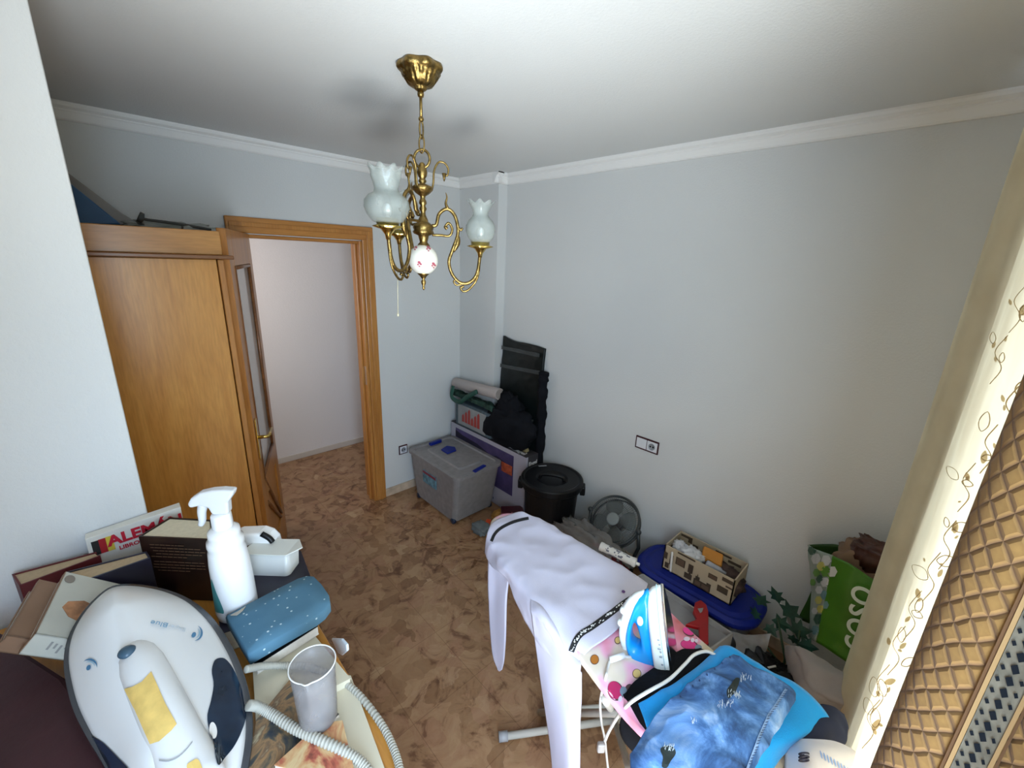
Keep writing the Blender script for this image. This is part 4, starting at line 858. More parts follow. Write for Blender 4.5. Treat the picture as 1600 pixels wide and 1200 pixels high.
# ================================================================ IRON ON THE BOARD
M_iblue = mat('turquoise_blue_plastic', (.01, .30, .75), .22, var=.05); M_iw = mat('pale_iron_white', (.80, .86, .84), .2)
h0 = P(1055, 1040, z=ZB + .004)
vb = Vector((-.36, .93, 0)).normalized(); vc = Vector((.93, .36, 0)).normalized(); tl = math.radians(15)
va = (Vector((0, 0, 1)) * math.cos(tl) + vb * math.sin(tl)).normalized(); vb2 = va.cross(vc) * -1
if vb2.dot(vb) < 0: vb2 = -vb2
ir = thing('steam_iron', 'white and turquoise steam iron standing upright on the ironing board', 'iron', h0)
S = .93
def I(a, b_, c=0): return h0 + (va * a + vb2 * b_ + vc * c) * S
def irloop(b_, sc, n=20, tip=.272, hw=.056):
    pts = []
    for i in range(n + 1):
        t = i / n; a = tip * sc * t + .0; w_ = hw * sc * (1 - max(0, (t - .15) / .85) ** 1.9) ** .8 if t < 1 else 0.0; pts.append((a, w_))
    return [I(a, b_, w_) for a, w_ in pts] + [I(a, b_, -w_) for a, w_ in pts[::-1][1:]]
build('soleplate', loft([irloop(-.002, 1.0), irloop(.005, 1.0)]), M_chrome, ir, bevel=.001)
build('skirt', loft([irloop(.006, .985), irloop(.012, .98), irloop(.03, .95), irloop(.042, .90), irloop(.05, .82)]), M_iw, ir, smooth=True)
build('skirt_line', loft([irloop(.0165, .986), irloop(.0185, .985)]), mat('skirt_seam', (.35, .5, .55), .4), ir)
outer = [(.235, .040), (.24, .055), (.215, .078), (.17, .10), (.12, .120), (.07, .132), (.025, .130), (-.002, .112), (-.006, .085), (-.004, .060), (.004, .045), (.12, .046)]
inner_ = [(.155, .082), (.16, .088), (.15, .095), (.12, .106), (.085, .112), (.055, .112), (.04, .10), (.038, .085), (.05, .072), (.075, .068), (.105, .068), (.135, .074)]
inner = [(.088 + (a_ - .088) * .62, .100 + (b2_ - .092) * .62) for a_, b2_ in inner_]
def ringbody(out_, inn, w0, w1):
    n = 60; A = loop_spline([(a, b_, 0) for a, b_ in out_], n); Bn = loop_spline([(a, b_, 0) for a, b_ in inn], n)
    g = G(); rows = []
    def wd(p): return w0 + (w1 - w0) * max(0, min(1, p.x / .24))
    for s_, kk, sc in ((A, 1.0, .55), (A, .0, 1.0)): pass
    seq = [(0, 1), (.0, .0)]
    loops = []
    for sgn in (1, -1):
        for t in ((0, .15, .3, .5, .7, .85, 1) if sgn == 1 else (1, .85, .7, .5, .3, .15, 0)):
            bul = math.sin(PI * t) ** .5 if 0 < t < 1 else 0
            loops.append([I(A[i].lerp(Bn[i], t).x, A[i].lerp(Bn[i], t).y, sgn * wd(A[i]) * (.45 + .55 * bul)) for i in range(n)])
    vs = [p for l_ in loops for p in l_]; k = len(loops)
    fs = [(i * n + j, i * n + (j + 1) % n, ((i + 1) % k) * n + (j + 1) % n, ((i + 1) % k) * n + j) for i in range(k) for j in range(n)]
    return g.add(vs, fs)
build('handle', ringbody(outer, inner, .034, .016), M_iblue, ir, smooth=True)
g = G().tube(spline([I(.236, .052), I(.215, .082), I(.17, .106), I(.12, .127), I(.07, .139), (I(.02, .136)), I(-.004, .114), I(-.006, .08), I(-.002, .05)], 50), [.008 + .007 * math.sin(PI * min(1, i / 36)) for i in range(51)], 14)
build('grip_trim', g, M_iw, ir, smooth=True)
build('spray_nozzle', G().tube([I(.225, .058), I(.205, .09), I(.175, .115)], [.008, .014, .013], 14), M_iw, ir, smooth=True)
for aa, bb in ((.165, .125), (.12, .140)): build('button', G().sphere(I(aa, bb), .0125 * S, 12), M_iw, ir, smooth=True)
build('dial', G().sphere(I(.150, .076, -.014), (.010, .010, .016), 16), M_iw, ir, smooth=True)
build('heel', G().obox(I(-.004, .0, -.05), (I(0, 0, .1) - I(0, 0, 0)), I(0, .125, 0) - I(0, 0, 0), I(.012, 0, 0) - I(0, 0, 0)), M_iw, ir, bevel=.004)
g = G()
for a_, l_ in ((.13, .004), (.115, .003), (.10, .006), (.09, .003), (.075, .005), (.05, .004)): g.obox(I(a_, .020, -.0565 if a_ < .09 else -.0555), (I(.003, 0, 0) - I(0, 0, 0)), I(0, l_ * 1.5, 0) - I(0, 0, 0), I(0, 0, -.002) - I(0, 0, 0))
build('side_marks', g, mat('grey_mark', (.3, .35, .4), .5), ir)

# iron cord
M_cord = mat('white_cord', (.66, .65, .62), .5)
zc = ZB + .008
pts = [I(.0, .10, -.0) + Vector((0, 0, .004)), P(970, 1026, z=zc + .01), P(955, 1030, z=zc), P(949, 1045, z=zc), P(946, 1060, z=zc), (P(938, 1095, z=.72)), P(940, 1130, z=.60), P(945, 1155, z=.55), P(950, 1200, z=.42), P(960, 1260, z=.3)]
crd = build('power_cord', G().tube(spline(pts, 90), .0036, 8), M_cord, smooth=True); tag(crd, 'white iron cord hanging off the ironing board edge', 'cord')
a, b_ = P(953, 1031, z=zc + .007), P(975, 1024, z=zc + .007)
build('cord_sleeve', G().tube([a, b_], .008, 12), M_wht, crd, smooth=True)
pts = [P(945, 1158, z=.60), P(953, 1140, z=.66), P(968, 1116, z=.80), P(985, 1098, z=.90), P(1010, 1082, z=.925), P(1045, 1062, z=.925), P(1070, 1038, z=.925), P(1085, 1023, z=.925), P(1105, 1018, z=.92), P(1125, 1028, z=.92)]
pc = build('power_cord', G().tube(spline(pts, 90), .0042, 8), M_cord, smooth=True); tag(pc, 'white cord lying across the black garment with a dangling plug', 'cord')
c = P(940, 1172, z=.58)
build('plug', G().obox(c - CR * .011 + CD * .0 - Vector((0, 0, .016)), CR * .022, CF * .018, Vector((0, 0, .034))), mat('grey_plug', (.42, .40, .38), .45), pc, bevel=.005)

# ================================================================ CLOTHES PILE
z2 = ZB + .006
rows = [[Q(1094, 1010, z2 + .01), Q(1060, 1018, z2 + .01), Q(1025, 1040, z2 + .01), Q(990, 1066, z2 + .01), Q(975, 1086, z2)],
        [Q(1112, 1020, z2 + .03), Q(1080, 1035, z2 + .035), Q(1040, 1060, z2 + .035), Q(1000, 1090, z2 + .02), Q(975, 1105, z2 - .02)],
        [Q(1130, 1030, z2 + .02), Q(1090, 1055, z2 + .03), Q(1050, 1080, z2 + .03), Q(1010, 1115, z2 + .02), Q(968, 1142, z2 - .08)],
        [Q(1140, 1050, z2 + .02), Q(1100, 1080, z2 + .02), Q(1060, 1110, z2 + .02), Q(1020, 1150, z2), Q(988, 1175, z2 - .1)]]
bg_ = build('black_garment', patch(rows, 40, 50, .006, 9, 4), M_blkf, smooth=True, solid=.006); tag(bg_, 'folded black garment next to the iron under the blue sweatshirt', 'garment')
M_cyan = mat('turquoise_fleece', (.004, .32, .80), .95, var=.08, bs=.3, bscale=250, sheen=.2)
z3 = z2 + .045
rows = [[Q(1125, 1010, z3), Q(1092, 1038, z3), Q(1055, 1068, z3), Q(1012, 1090, z3 - .005), Q(996, 1098, z3 - .02)],
        [Q(1148, 1012, z3 + .01), Q(1110, 1045, z3 + .02), Q(1065, 1080, z3 + .015), Q(1025, 1105, z3), Q(1005, 1120, z3 - .02)],
        [Q(1200, 1045, z3 + .01), Q(1160, 1080, z3 + .02), Q(1110, 1110, z3 + .02), Q(1050, 1135, z3 + .005), Q(1015, 1145, z3 - .03)],
        [Q(1245, 1070, z3 + .005), Q(1200, 1105, z3 + .015), Q(1150, 1130, z3 + .015), Q(1080, 1165, z3 + .005), Q(1030, 1180, z3 - .03)],
        [Q(1292, 1118, z3), Q(1240, 1150, z3 + .01), Q(1180, 1170, z3 + .01), Q(1110, 1200, z3), Q(1060, 1215, z3 - .02)],
        [Q(1285, 1135, z3 - .03), Q(1235, 1175, z3 - .03), Q(1200, 1210, z3 - .03), Q(1150, 1240, z3 - .03), Q(1110, 1260, z3 - .04)]]
cy_ = build('blue_sweatshirt', patch(rows, 50, 60, .010, 7, 11), M_cyan, smooth=True, solid=.016); tag(cy_, 'turquoise blue fleece sweatshirt folded under the ripped jeans', 'sweatshirt')
m, nt, b = new_mat('washed_denim'); b.inputs['Roughness'].default_value = .95
n = tex_noise(nt, 9, 5, .65, .6); r = ramp(nt, n.outputs[0], [(.34, (.015, .04, .11)), (.47, (.05, .14, .36)), (.57, (.13, .29, .62)), (.70, (.38, .54, .80))]); nt.links.new(r.outputs[0], b.inputs['Base Color'])
n2 = tex_noise(nt, 300, 2); bump(nt, b, n2.outputs[0], .25, .002); M_denim = m
z4 = z3 + .035
jr = [[Q(1146, 1020, z4), Q(1110, 1045, z4), Q(1078, 1068, z4), Q(1052, 1090, z4), Q(1012, 1135, z4 - .01), Q(985, 1180, z4 - .03)],
      [Q(1170, 1035, z4 + .005), Q(1130, 1070, z4 + .015), Q(1095, 1095, z4 + .015), Q(1065, 1120, z4 + .01), Q(1020, 1165, z4), Q(985, 1210, z4 - .02)],
      [Q(1205, 1056, z4 + .005), Q(1165, 1095, z4 + .018), Q(1125, 1125, z4 + .02), Q(1090, 1150, z4 + .015), Q(1045, 1195, z4 + .005), Q(1000, 1240, z4 - .02)],
      [Q(1238, 1075, z4 + .005), Q(1205, 1115, z4 + .015), Q(1170, 1150, z4 + .02), Q(1135, 1185, z4 + .015), Q(1095, 1225, z4 + .005), Q(1050, 1270, z4 - .02)],
      [Q(1243, 1094, z4 - .005), Q(1222, 1130, z4), Q(1200, 1165, z4), Q(1180, 1200, z4), Q(1150, 1250, z4), Q(1120, 1300, z4)]]
jn = thing('ripped_jeans', 'folded washed blue ripped jeans on top of the clothes pile', 'jeans', (.9, .15, z4))
jo = build('denim', patch(jr, 90, 90, .010, 13, 13), M_denim, jn, smooth=True, solid=.014)
jt = bvh_obj(jo)
M_rip = mat('rip_dark', (.02, .03, .03), .9)
for pts_ in ([(1136, 1080), (1143, 1068), (1150, 1060), (1156, 1062), (1152, 1075), (1146, 1085), (1138, 1092)], [(1032, 1172), (1040, 1166), (1052, 1168), (1056, 1178), (1048, 1190), (1042, 1200), (1034, 1198), (1036, 1185)]):
    dd = decal(jt, pts_, 3, 30, .0015)
    if dd: build('rip', dd, M_rip, jo)
g = G(); M_thr = mat('white_frayed_thread', (.62, .72, .82), .9)
for cx_, cy2, n_, sp_ in ((1147, 1082, 22, 9), (1046, 1165, 20, 9), (1165, 1056, 16, 9), (1083, 1125, 10, 6), (1128, 1098, 10, 6), (1140, 1095, 10, 6)):
    for i in range(n_):
        a = cx_ + rnd.uniform(-sp_, sp_); b_ = cy2 + rnd.uniform(-5, 5); h1, n1 = hit(jt, a, b_); h2, n2_ = hit(jt, a + rnd.uniform(-2, 2), b_ + rnd.uniform(3, 7))
        if h1 is not None and h2 is not None: g.tube([h1 + n1 * .001, (h1 + h2) / 2 + n1 * .0022, h2 + n2_ * .001], .00045, 4)
build('frayed_thread', g, M_thr, jo)
sm = ribbon(jt, [(1228, 1078), (1215, 1098), (1200, 1120), (1188, 1145), (1178, 1170), (1168, 1198), (1160, 1225)], 4, 'side_seam', mat('seam_denim', (.22, .36, .62), .9), jo, off=.003)
g = G(); cw = spline([(1231, 1078, 0), (1218, 1098, 0), (1203, 1120, 0), (1191, 1145, 0), (1181, 1170, 0), (1171, 1198, 0)], 60)
for i in range(0, 60, 2):
    h1, n1 = hit(jt, cw[i].x, cw[i].y); h2, n2_ = hit(jt, cw[i].x - 4, cw[i].y + 1)
    if h1 is not None and h2 is not None: g.tube([h1 + n1 * .004, h2 + n1 * .004], .0007, 4)
build('stitching', g, mat('dark_stitch', (.03, .06, .16), .9), jo)
M_hem = mat('hem_dark', (.03, .07, .2), .9); cw = spline([(1142, 1024, 0), (1110, 1048, 0), (1080, 1072, 0), (1055, 1093, 0)], 40)
for i in range(1, 40, 5):
    dd = decal(jt, ell(cw[i].x + 1, cw[i].y + 2, 2.2, 1.4, 1.2), 2, 10, .0015)
    if dd: build('hem_wear', dd, M_hem, jo)
# navy garment + white cloth at lower right
z5 = ZB - .01
rows = [[Q(1250, 1105, z5 + .03), Q(1270, 1102, z5 + .035), Q(1295, 1108, z5 + .03), Q(1314, 1120, z5 + .01)], [Q(1245, 1130, z5 + .04), Q(1272, 1125, z5 + .05), Q(1298, 1122, z5 + .045), Q(1318, 1136, z5 + .02)], [Q(1240, 1160, z5 + .03), Q(1262, 1150, z5 + .05), Q(1290, 1142, z5 + .05), Q(1316, 1150, z5 + .02)], [Q(1235, 1200, z5 + .01), Q(1255, 1180, z5 + .03), Q(1285, 1165, z5 + .03), Q(1312, 1160, z5 + .01)]]
ng = build('navy_garment', patch(rows, 30, 30, .008, 10, 17), mat('navy_cotton', (.015, .022, .055), .9, var=.3, bs=.2), smooth=True, solid=.010); tag(ng, 'folded navy garment at the end of the clothes pile', 'garment')
rows = [[Q(1236, 1160, z5 + .02), Q(1265, 1160, z5 + .06), Q(1300, 1160, z5 + .07), Q(1330, 1180, z5 + .05)], [Q(1232, 1180, z5 + .02), Q(1265, 1185, z5 + .07), Q(1305, 1180, z5 + .08), Q(1345, 1200, z5 + .05)], [Q(1228, 1230, z5 + .0), Q(1270, 1230, z5 + .05), Q(1310, 1230, z5 + .05), Q(1360, 1240, z5 + .02)]]
wc = build('white_garment', patch(rows, 30, 30, .012, 9, 19), mat('white_cotton', (.78, .76, .80), .9), smooth=True, solid=.010); tag(wc, 'bright white garment at the lower end of the clothes pile', 'garment')
wt = bvh_obj(wc)
dec(wc, wt, [ell(1283 + i * 5.2, 1180 + i * 3.0, 1.1, 6.5, -.25) for i in range(9)], mat('blue_rib', (.25, .40, .75), .9), 'blue_ribbing', .002)
g = G()
for i in range(3):
    c = Q(1256, 1178 + 5 * i, z5 + .08); g.tube([c + CR * .010 * math.cos(t) + CD * .006 * math.sin(t) + CF * .004 * math.sin(t) for t in [2 * PI * k / 16 for k in range(16)]], .0016, 6, closed=True)
t = build('hair_tie', g, mat('dark_elastic', (.02, .02, .05), .5), smooth=True); tag(t, 'dark coiled hair tie on the white garment', 'hair tie')

# ================================================================ CURTAINS
plan = [(2.258, -.24), (2.12, -.17), (2.0, -.07), (1.945, -.012), (1.86, -.010), (1.80, -.022), (1.74, -.058), (1.6, -.066), (1.45, -.060), (1.25, -.064), (1.05, -.062), (.85, -.062), (.70, -.060), (.58, -.058), (.50, -.060)]  # starts with a hidden return to the right wall, added to block stray light
m, nt, b = new_mat('cream_brocade'); b.inputs['Roughness'].default_value = .7
n = tex_noise(nt, 6, 3); r = ramp(nt, n.outputs[0], [(.35, (.62, .52, .35)), (.65, (.70, .61, .43))]); nt.links.new(r.outputs[0], b.inputs['Base Color'])
t_ = nt.nodes.new('ShaderNodeBsdfTranslucent'); nt.links.new(r.outputs[0], t_.inputs[0])
mx = nt.nodes.new('ShaderNodeMixShader'); mx.inputs[0].default_value = .38; nt.links.new(b.outputs[0], mx.inputs[1]); nt.links.new(t_.outputs[0], mx.inputs[2]); nt.links.new(mx.outputs[0], nt.nodes['Material Output'].inputs[0])
M_broc = m
def drape(plan, z0, z1, nu, nv, wob, seed):
    c = spline([(a, b_, 0) for a, b_ in plan], nu); vs = []; uv = []; s_ = 0; arc = [0]
    for i in range(nu): s_ += (c[i + 1] - c[i]).length; arc.append(s_)
    for i in range(nu + 1):
        for j in range(nv + 1):
            z_ = z0 + (z1 - z0) * j / nv; w_ = wob * min(1, (c[i].x / 1.7) ** 1.5) * noise.noise(Vector((arc[i] * 6, z_ * 1.1, seed)))
            vs.append(Vector((c[i].x + w_ * .6, c[i].y + w_, z_))); uv.append((arc[i], z_))
    g = G().add(vs, [(i * (nv + 1) + j, (i + 1) * (nv + 1) + j, (i + 1) * (nv + 1) + j + 1, i * (nv + 1) + j + 1) for i in range(nu) for j in range(nv)]); g.uv = uv; return g, arc[-1]
cg, al = drape(plan, .02, 2.42, 60, 60, .012, 3)
ct = thing('brocade_curtain', 'cream brocade curtain with leaf embroidery, lit from behind by the window', 'curtain', (1.6, -.05, 2.42))
cuo = build('fabric', cg, M_broc, ct, smooth=True)
ctree = bvh_obj(cuo)
M_emb = translucent('leaf_embroidery', (.66, .53, .31), .5)
g = G(); rr = random.Random(5)
def leafoutline(cx_, cy2, s_, a):
    pts_ = [(0, 0), (.35, .28), (.8, .25), (1.15, 0), (.8, -.25), (.35, -.28)]
    return [(cx_ + s_ * (u_ * math.cos(a) - v_ * math.sin(a)), cy2 + s_ * (u_ * math.sin(a) + v_ * math.cos(a))) for u_, v_ in pts_]
def line_on(tree, pts_, r_=.0012):
    out = []
    for p in pts_:
        h1, n1 = hit(tree, p[0], p[1])
        if h1 is None: return None
        out.append(h1 + n1 * .001)
    return out
base = [(1578, 640), (1545, 700), (1510, 760), (1480, 850), (1455, 900), (1425, 960), (1400, 1015), (1375, 1075), (1360, 1130), (1590, 480), (1560, 560)]
for k, (a, b_) in enumerate(base):
    for j in range(5):
        an = rr.uniform(-2.6, -.4) if j % 2 else rr.uniform(-1.9, .6); cx_ = a + rr.uniform(-14, 14); cy2 = b_ + rr.uniform(-26, 26); s_ = rr.uniform(9, 20) * (1 if j < 3 else .55)
        if j < 2:
            lo_ = line_on(ctree, [p.xy for p in loop_spline([(q_[0], q_[1], 0) for q_ in leafoutline(cx_, cy2, s_ * 1.5, an)], 24)])
            if lo_: g.tube(lo_, .0006, 4, closed=True)
        else:
            dd = decal(ctree, leafoutline(cx_, cy2, s_, an), 2, 18, .0008)
            if dd: g.add(dd.v, dd.f)
    vs_ = line_on(ctree, [p.xy for p in spline([(a + 16, b_ - 36, 0), (a - 4, b_ - 10, 0), (a + 6, b_ + 16, 0), (a - 12, b_ + 40, 0)], 20)])
    if vs_: g.tube(vs_, .0006, 4)
build('embroidery', g, M_emb, cuo)
# quilted curtain
plan2 = [(1.20, -.106), (1.16, -.118), (1.12, -.15), (1.09, -.185), (1.06, -.215), (1.02, -.245), (.98, -.27), (.93, -.285), (.88, -.30)]
plan2 = [(a * .42, b_ * .42) for a, b_ in plan2]
qg, ql = drape(plan2, .05, 2.42, 70, 300, .010, 8)
m, nt, b = new_mat('golden_brown_quilt'); b.inputs['Roughness'].default_value = .75; b.inputs['Sheen Weight'].default_value = .05
tc = nt.nodes.new('ShaderNodeTexCoord'); sx = nt.nodes.new('ShaderNodeSeparateXYZ'); nt.links.new(tc.outputs['UV'], sx.inputs[0])
def math_n(op, a, b_=None):
    n_ = nt.nodes.new('ShaderNodeMath'); n_.operation = op
    for i, v in enumerate((a, b_)):
        if v is None: continue
        if isinstance(v, (int, float)): n_.inputs[i].default_value = v
        else: nt.links.new(v, n_.inputs[i])
    return n_.outputs[0]
wq = tex_noise(nt, 22, 2, .5, vec=tc.outputs['UV'])
wqo = math_n('MULTIPLY', wq.outputs[0], .4)
def diag(sg):
    s_ = math_n('ADD', math_n('MULTIPLY', sx.outputs[0], 52 * sg), wqo); t2 = math_n('MULTIPLY', sx.outputs[1], 40)
    f_ = math_n('FRACT', math_n('ADD', s_, t2)); return math_n('ABSOLUTE', math_n('SUBTRACT', f_, .5))
dmin = math_n('MINIMUM', math_n('SUBTRACT', .5, diag(1)), math_n('SUBTRACT', .5, diag(-1)))
r = ramp(nt, dmin, [(.0, (.13, .06, .018)), (.06, (.19, .095, .03)), (.12, (.25, .13, .033)), (.5, (.31, .168, .045))])
n = tex_noise(nt, 180, 2); r3 = ramp(nt, n.outputs[0], [(.3, (.85, .85, .85)), (.7, (1, 1, 1))])
mx = nt.nodes.new('ShaderNodeMix'); mx.data_type = 'RGBA'; mx.blend_type = 'MULTIPLY'; mx.inputs[0].default_value = 1
nt.links.new(r.outputs[0], mx.inputs[6]); nt.links.new(r3.outputs[0], mx.inputs[7]); nt.links.new(mx.outputs[2], b.inputs['Base Color'])
r4 = ramp(nt, dmin, [(0, (0, 0, 0)), (.2, (1, 1, 1))]); bump(nt, b, r4.outputs[0], .45, .004)
M_quilt = m
qt = thing('quilted_curtain', 'golden brown quilted curtain with grey diamond border, nearest the camera', 'curtain', (1.05, -.2, 2.42))
qo = build('quilted_panel', qg, M_quilt, qt, smooth=True, solid=.002)
qtree = bvh(qg)
# border band: diamonds between two piped strips
def band(u0, u1, off, m_, name, g=None):
    c = spline([(a, b_, 0) for a, b_ in plan2], 70); arc = [0]
    for i in range(70): arc.append(arc[-1] + (c[i + 1] - c[i]).length)
    def at(u):
        for i in range(70):
            if arc[i + 1] >= u: return i, (u - arc[i]) / max(1e-9, arc[i + 1] - arc[i])
        return 69, 1
    def pt(u, z_):
        i, t = at(u); p = c[i].lerp(c[i + 1], t); w_ = .010 * min(1, (p.x / 1.7) ** 1.5) * noise.noise(Vector((u * 6, z_ * 1.1, 8)))
        d_ = (c[i + 1] - c[i]).normalized(); n_ = Vector((d_.y, -d_.x, 0)); n_ = -n_ if n_.dot(Vector((-1, 1, 0))) < 0 else n_
        return Vector((p.x + w_ * .6, p.y + w_, z_)) + n_ * off
    if name is None: return pt
    vs = []; nz = 60; nu = 6
    for i in range(nu + 1):
        for j in range(nz + 1): vs.append(pt(u0 + (u1 - u0) * i / nu, .06 + 2.34 * j / nz))
    gg = G().add(vs, [(i * (nz + 1) + j, (i + 1) * (nz + 1) + j, (i + 1) * (nz + 1) + j + 1, i * (nz + 1) + j + 1) for i in range(nu) for j in range(nz)])
    return build(name, gg, m_, qo, smooth=True)
ub0, ub1 = .065, .086
band(ub0 - .006, ub0 - .003, .0015, mat('dark_piping', (.14, .07, .03), .7), 'piping')
band(ub0 - .003, ub0, .002, mat('tan_strip', (.40, .25, .11), .7), 'tan_strip')
bn = band(ub0, ub1, .0015, mat('grey_border', (.17, .15, .11), .8, var=.35, vscale=60), 'border_band')
band(ub1, ub1 + .003, .002, mat('tan_strip_b', (.40, .25, .11), .7), 'tan_strip')
band(ub1 + .003, ub1 + .005, .0015, mat('dark_piping_b', (.14, .07, .03), .7), 'piping')
pt = band(0, 0, .0022, None, None); g = G(); uc = (ub0 + ub1) / 2; hw = (ub1 - ub0)
z_ = .9; i = 0
while z_ < 1.9:
    for (du_, s_) in ((0, 1.0), (-.33 * hw, .55), (.33 * hw, .55)):
        zz = z_ + (0 if du_ == 0 else .006); u_ = uc + du_; w_ = hw * .16 * s_; h_ = .0048 * s_
        g.add([pt(u_ - w_, zz), pt(u_, zz - h_), pt(u_ + w_, zz), pt(u_, zz + h_)], [(0, 1, 2, 3)])
    z_ += .0115
build('diamond_print', g, mat('blue_black_print', (.010, .013, .018), .9, spec=.1), qo)
# curtain rod
t = build('curtain_rod', G().tube([(.12, -.075, 2.44), (2.15, -.05, 2.44)], .012, 12).sphere((.12, -.075, 2.44), .022, 12), M_brass, smooth=True); tag(t, 'thin metal curtain rod above the two curtains', 'rod')

# ================================================================ CHEST AT LEFT
ZT = 1.05; XT = .248
cb_ = thing('chest_of_drawers', 'tall chest with orange-brown wooden top, crowded with books and an iron', 'chest', (-.3, .8, 0))
build('top', G().box(-.92, XT, .18, 1.36, ZT - .022, ZT), M_topw, cb_, bevel=.003)
build('body', G().box(-.9, XT - .02, .2, 1.355, .06, ZT - .022), M_door, cb_, bevel=.002)
build('plinth', G().box(-.88, XT - .04, .22, 1.34, 0, .06), M_dark, cb_)
for k in range(3):
    z_ = .09 + k * .31; dr = build('drawer', G().box(XT - .02, XT - .006, .24, 1.31, z_, z_ + .29), M_door, cb_, bevel=.003)
    for y_ in (.5, 1.05): build('knob', G().sphere((XT + .008, y_, z_ + .145), .013, 12).tube([(XT - .006, y_, z_ + .145), (XT + .005, y_, z_ + .145)], .006, 8), M_brass, dr, smooth=True)
def slab(name, label, px, z0, z1, mats, cat='book', zp=None, bev=.002, spine=None, org=None):
    """book lying or standing: page block between two covers, outline from four points of its top"""
    return None
def book(name, label, o, a, b_, c, cover, pages, th=.003, group=None, open_sides=(1, 1, 1)):
    """o corner, a along spine height, b_ across from spine to fore edge, c thickness; covers at both c ends, spine at b_=0"""
    o, a, b_, c = map(Vector, (o, a, b_, c)); t = thing(name, label, 'book', o, group)
    cn = c.normalized() * th; bn = b_.normalized() * th; an = a.normalized() * .003
    build('cover', G().obox(o, a, b_, cn).obox(o + c - cn, a, b_, cn).obox(o, a, bn, c), cover, t, bevel=.0008)
    build('pages', G().obox(o + cn + an + bn, a - an * 2, b_ - bn - b_.normalized() * .004, c - cn * 2), pages, t)
    return t
M_pg = mat('cream_pages', (.62, .55, .40), .85, var=.06, vscale=120); M_pgw = mat('white_pages', (.66, .62, .56), .85, var=.06, vscale=120)
M_pgt = mat('tan_pages', (.42, .31, .19), .85, var=.08, vscale=120)
zp = ZT + .001
# course box ALEMAN against the wall
yy = 1.335
o = P(137, 848, y=yy); o = Vector((-.128, yy, ZT + .002)); 
alm = thing('language_course_box', 'white box lettered in red with a small German flag, against the wall', 'box', (0, yy, ZT))
zt_l = P(136, 842, y=yy).z; zt_r = P(262, 802, y=yy).z
g = G().prism([(-.128, yy, ZT + .001), (.06, yy, ZT + .001), (.06, yy, zt_r + .008), (-.128, yy, zt_l)], (0, .028, 0))
build('carton', g, mat('white_box_card', (.66, .64, .58), .6), alm, bevel=.001)
fb = [P(140, 845, y=yy - .001), P(148, 842, y=yy - .001), P(156, 840, y=yy - .001), P(164, 838, y=yy - .001)]
for i, (c_, n_) in enumerate((((.015, .012, .012), 'flag_black'), ((.35, .01, .015), 'flag_red'), ((.62, .47, .05), 'flag_gold'))):
    x_0, x_1 = (-.120 + .013 * i, -.107 + .013 * i); build(n_, G().box(x_0, x_1, yy - .0018, yy - .0003, zt_l - .05, zt_l - .012 + .001 * i), mat(n_, c_, .6), alm)
M_redink = mat('red_ink', (.50, .01, .03), .6)
text('title_text', 'ALEMÁN', .039, M_redink, alm, P(170, 854, y=yy - .002), P(213, 840, y=yy - .002) - P(171, 854, y=yy - .002), (0, 0, 1), bold=.0015)
text('subtitle_text', 'LIBRO', .0145, M_redink, alm, P(187, 859, y=yy - .002), P(213, 850.5, y=yy - .002) - P(187, 859, y=yy - .002), (0, 0, 1), bold=.0004)
# books: maroon thin pair at the wall
zA = 1.20
def book_px(name, label, tl_, tr_, br_, bl_, z_, zbot, cover, pages, spine_side='L', group=None, th=.004, front=None):
    """standing book whose top edge is the quad tl,tr,br,bl at height z_; covers on the two long sides"""
    A, B_, C_, D_ = [P(*q_, z=z_) for q_ in (tl_, tr_, br_, bl_)]
    t = thing(name, label, 'book', (A + C_) / 2 + Vector((0, 0, zbot - z_)), group); dz = Vector((0, 0, zbot - z_ + .0))
    def quadprism(a, b2, c2, d2, top_off=0, m_=0, g=None):
        g = g or G(); return g.prism([a - Vector((0, 0, top_off)), b2 - Vector((0, 0, top_off)), c2 - Vector((0, 0, top_off)), d2 - Vector((0, 0, top_off))], dz + Vector((0, 0, top_off)))
    u = (D_ - A).normalized() * th; w_ = (B_ - A).normalized() * th
    g = quadprism(A, B_, B_ + u, A + u); g = quadprism(D_ - u, C_ - u, C_, D_, g=g)
    if spine_side == 'L': g = quadprism(A, A + w_, D_ + w_, D_, g=g)
    else: g = quadprism(B_ - w_, B_, C_, C_ - w_, g=g)
    build('cover', g, cover, t, bevel=.0006)
    build('pages', quadprism(A + u + w_ * .8, B_ + u - w_ * .8, C_ - u - w_ * .8, D_ - u + w_ * .8, top_off=.003), pages, t)
    return t
M_mar = mat('maroon_cover', (.10, .012, .014), .5); M_brc = mat('brown_card_cover', (.24, .14, .085), .6, var=.1); M_navc = mat('dark_navy_cover', (.018, .016, .03), .3, var=.4, vscale=15)
book_px('thin_book', 'thin tan book with maroon cover standing along the wall', (18, 897), (150, 862), (157, 868), (30, 915), 1.185, zp, M_mar, M_pgt)
book_px('hardback_book', 'dark navy hardback standing behind the steam iron, tan pages up', (104, 893), (229, 861), (235, 871), (118, 912), 1.20, zp, M_navc, M_pgt, 'R')
tb_ = book_px('thick_novel', 'thick dark brown paperback with cream page block beside the spray bottle', (265, 808), (331, 812), (326, 843), (216, 838), 1.235, zp, mat('black_brown_cover', (.022, .009, .007), .28, var=.6, vscale=9), M_pg, 'L')
ft = P(216, 838, z=1.235); fr = P(326, 843, z=1.235); fd = (fr - ft); nn_ = Vector((fd.y, -fd.x, 0)).normalized() * .0012
g = G(); r2_ = random.Random(3)
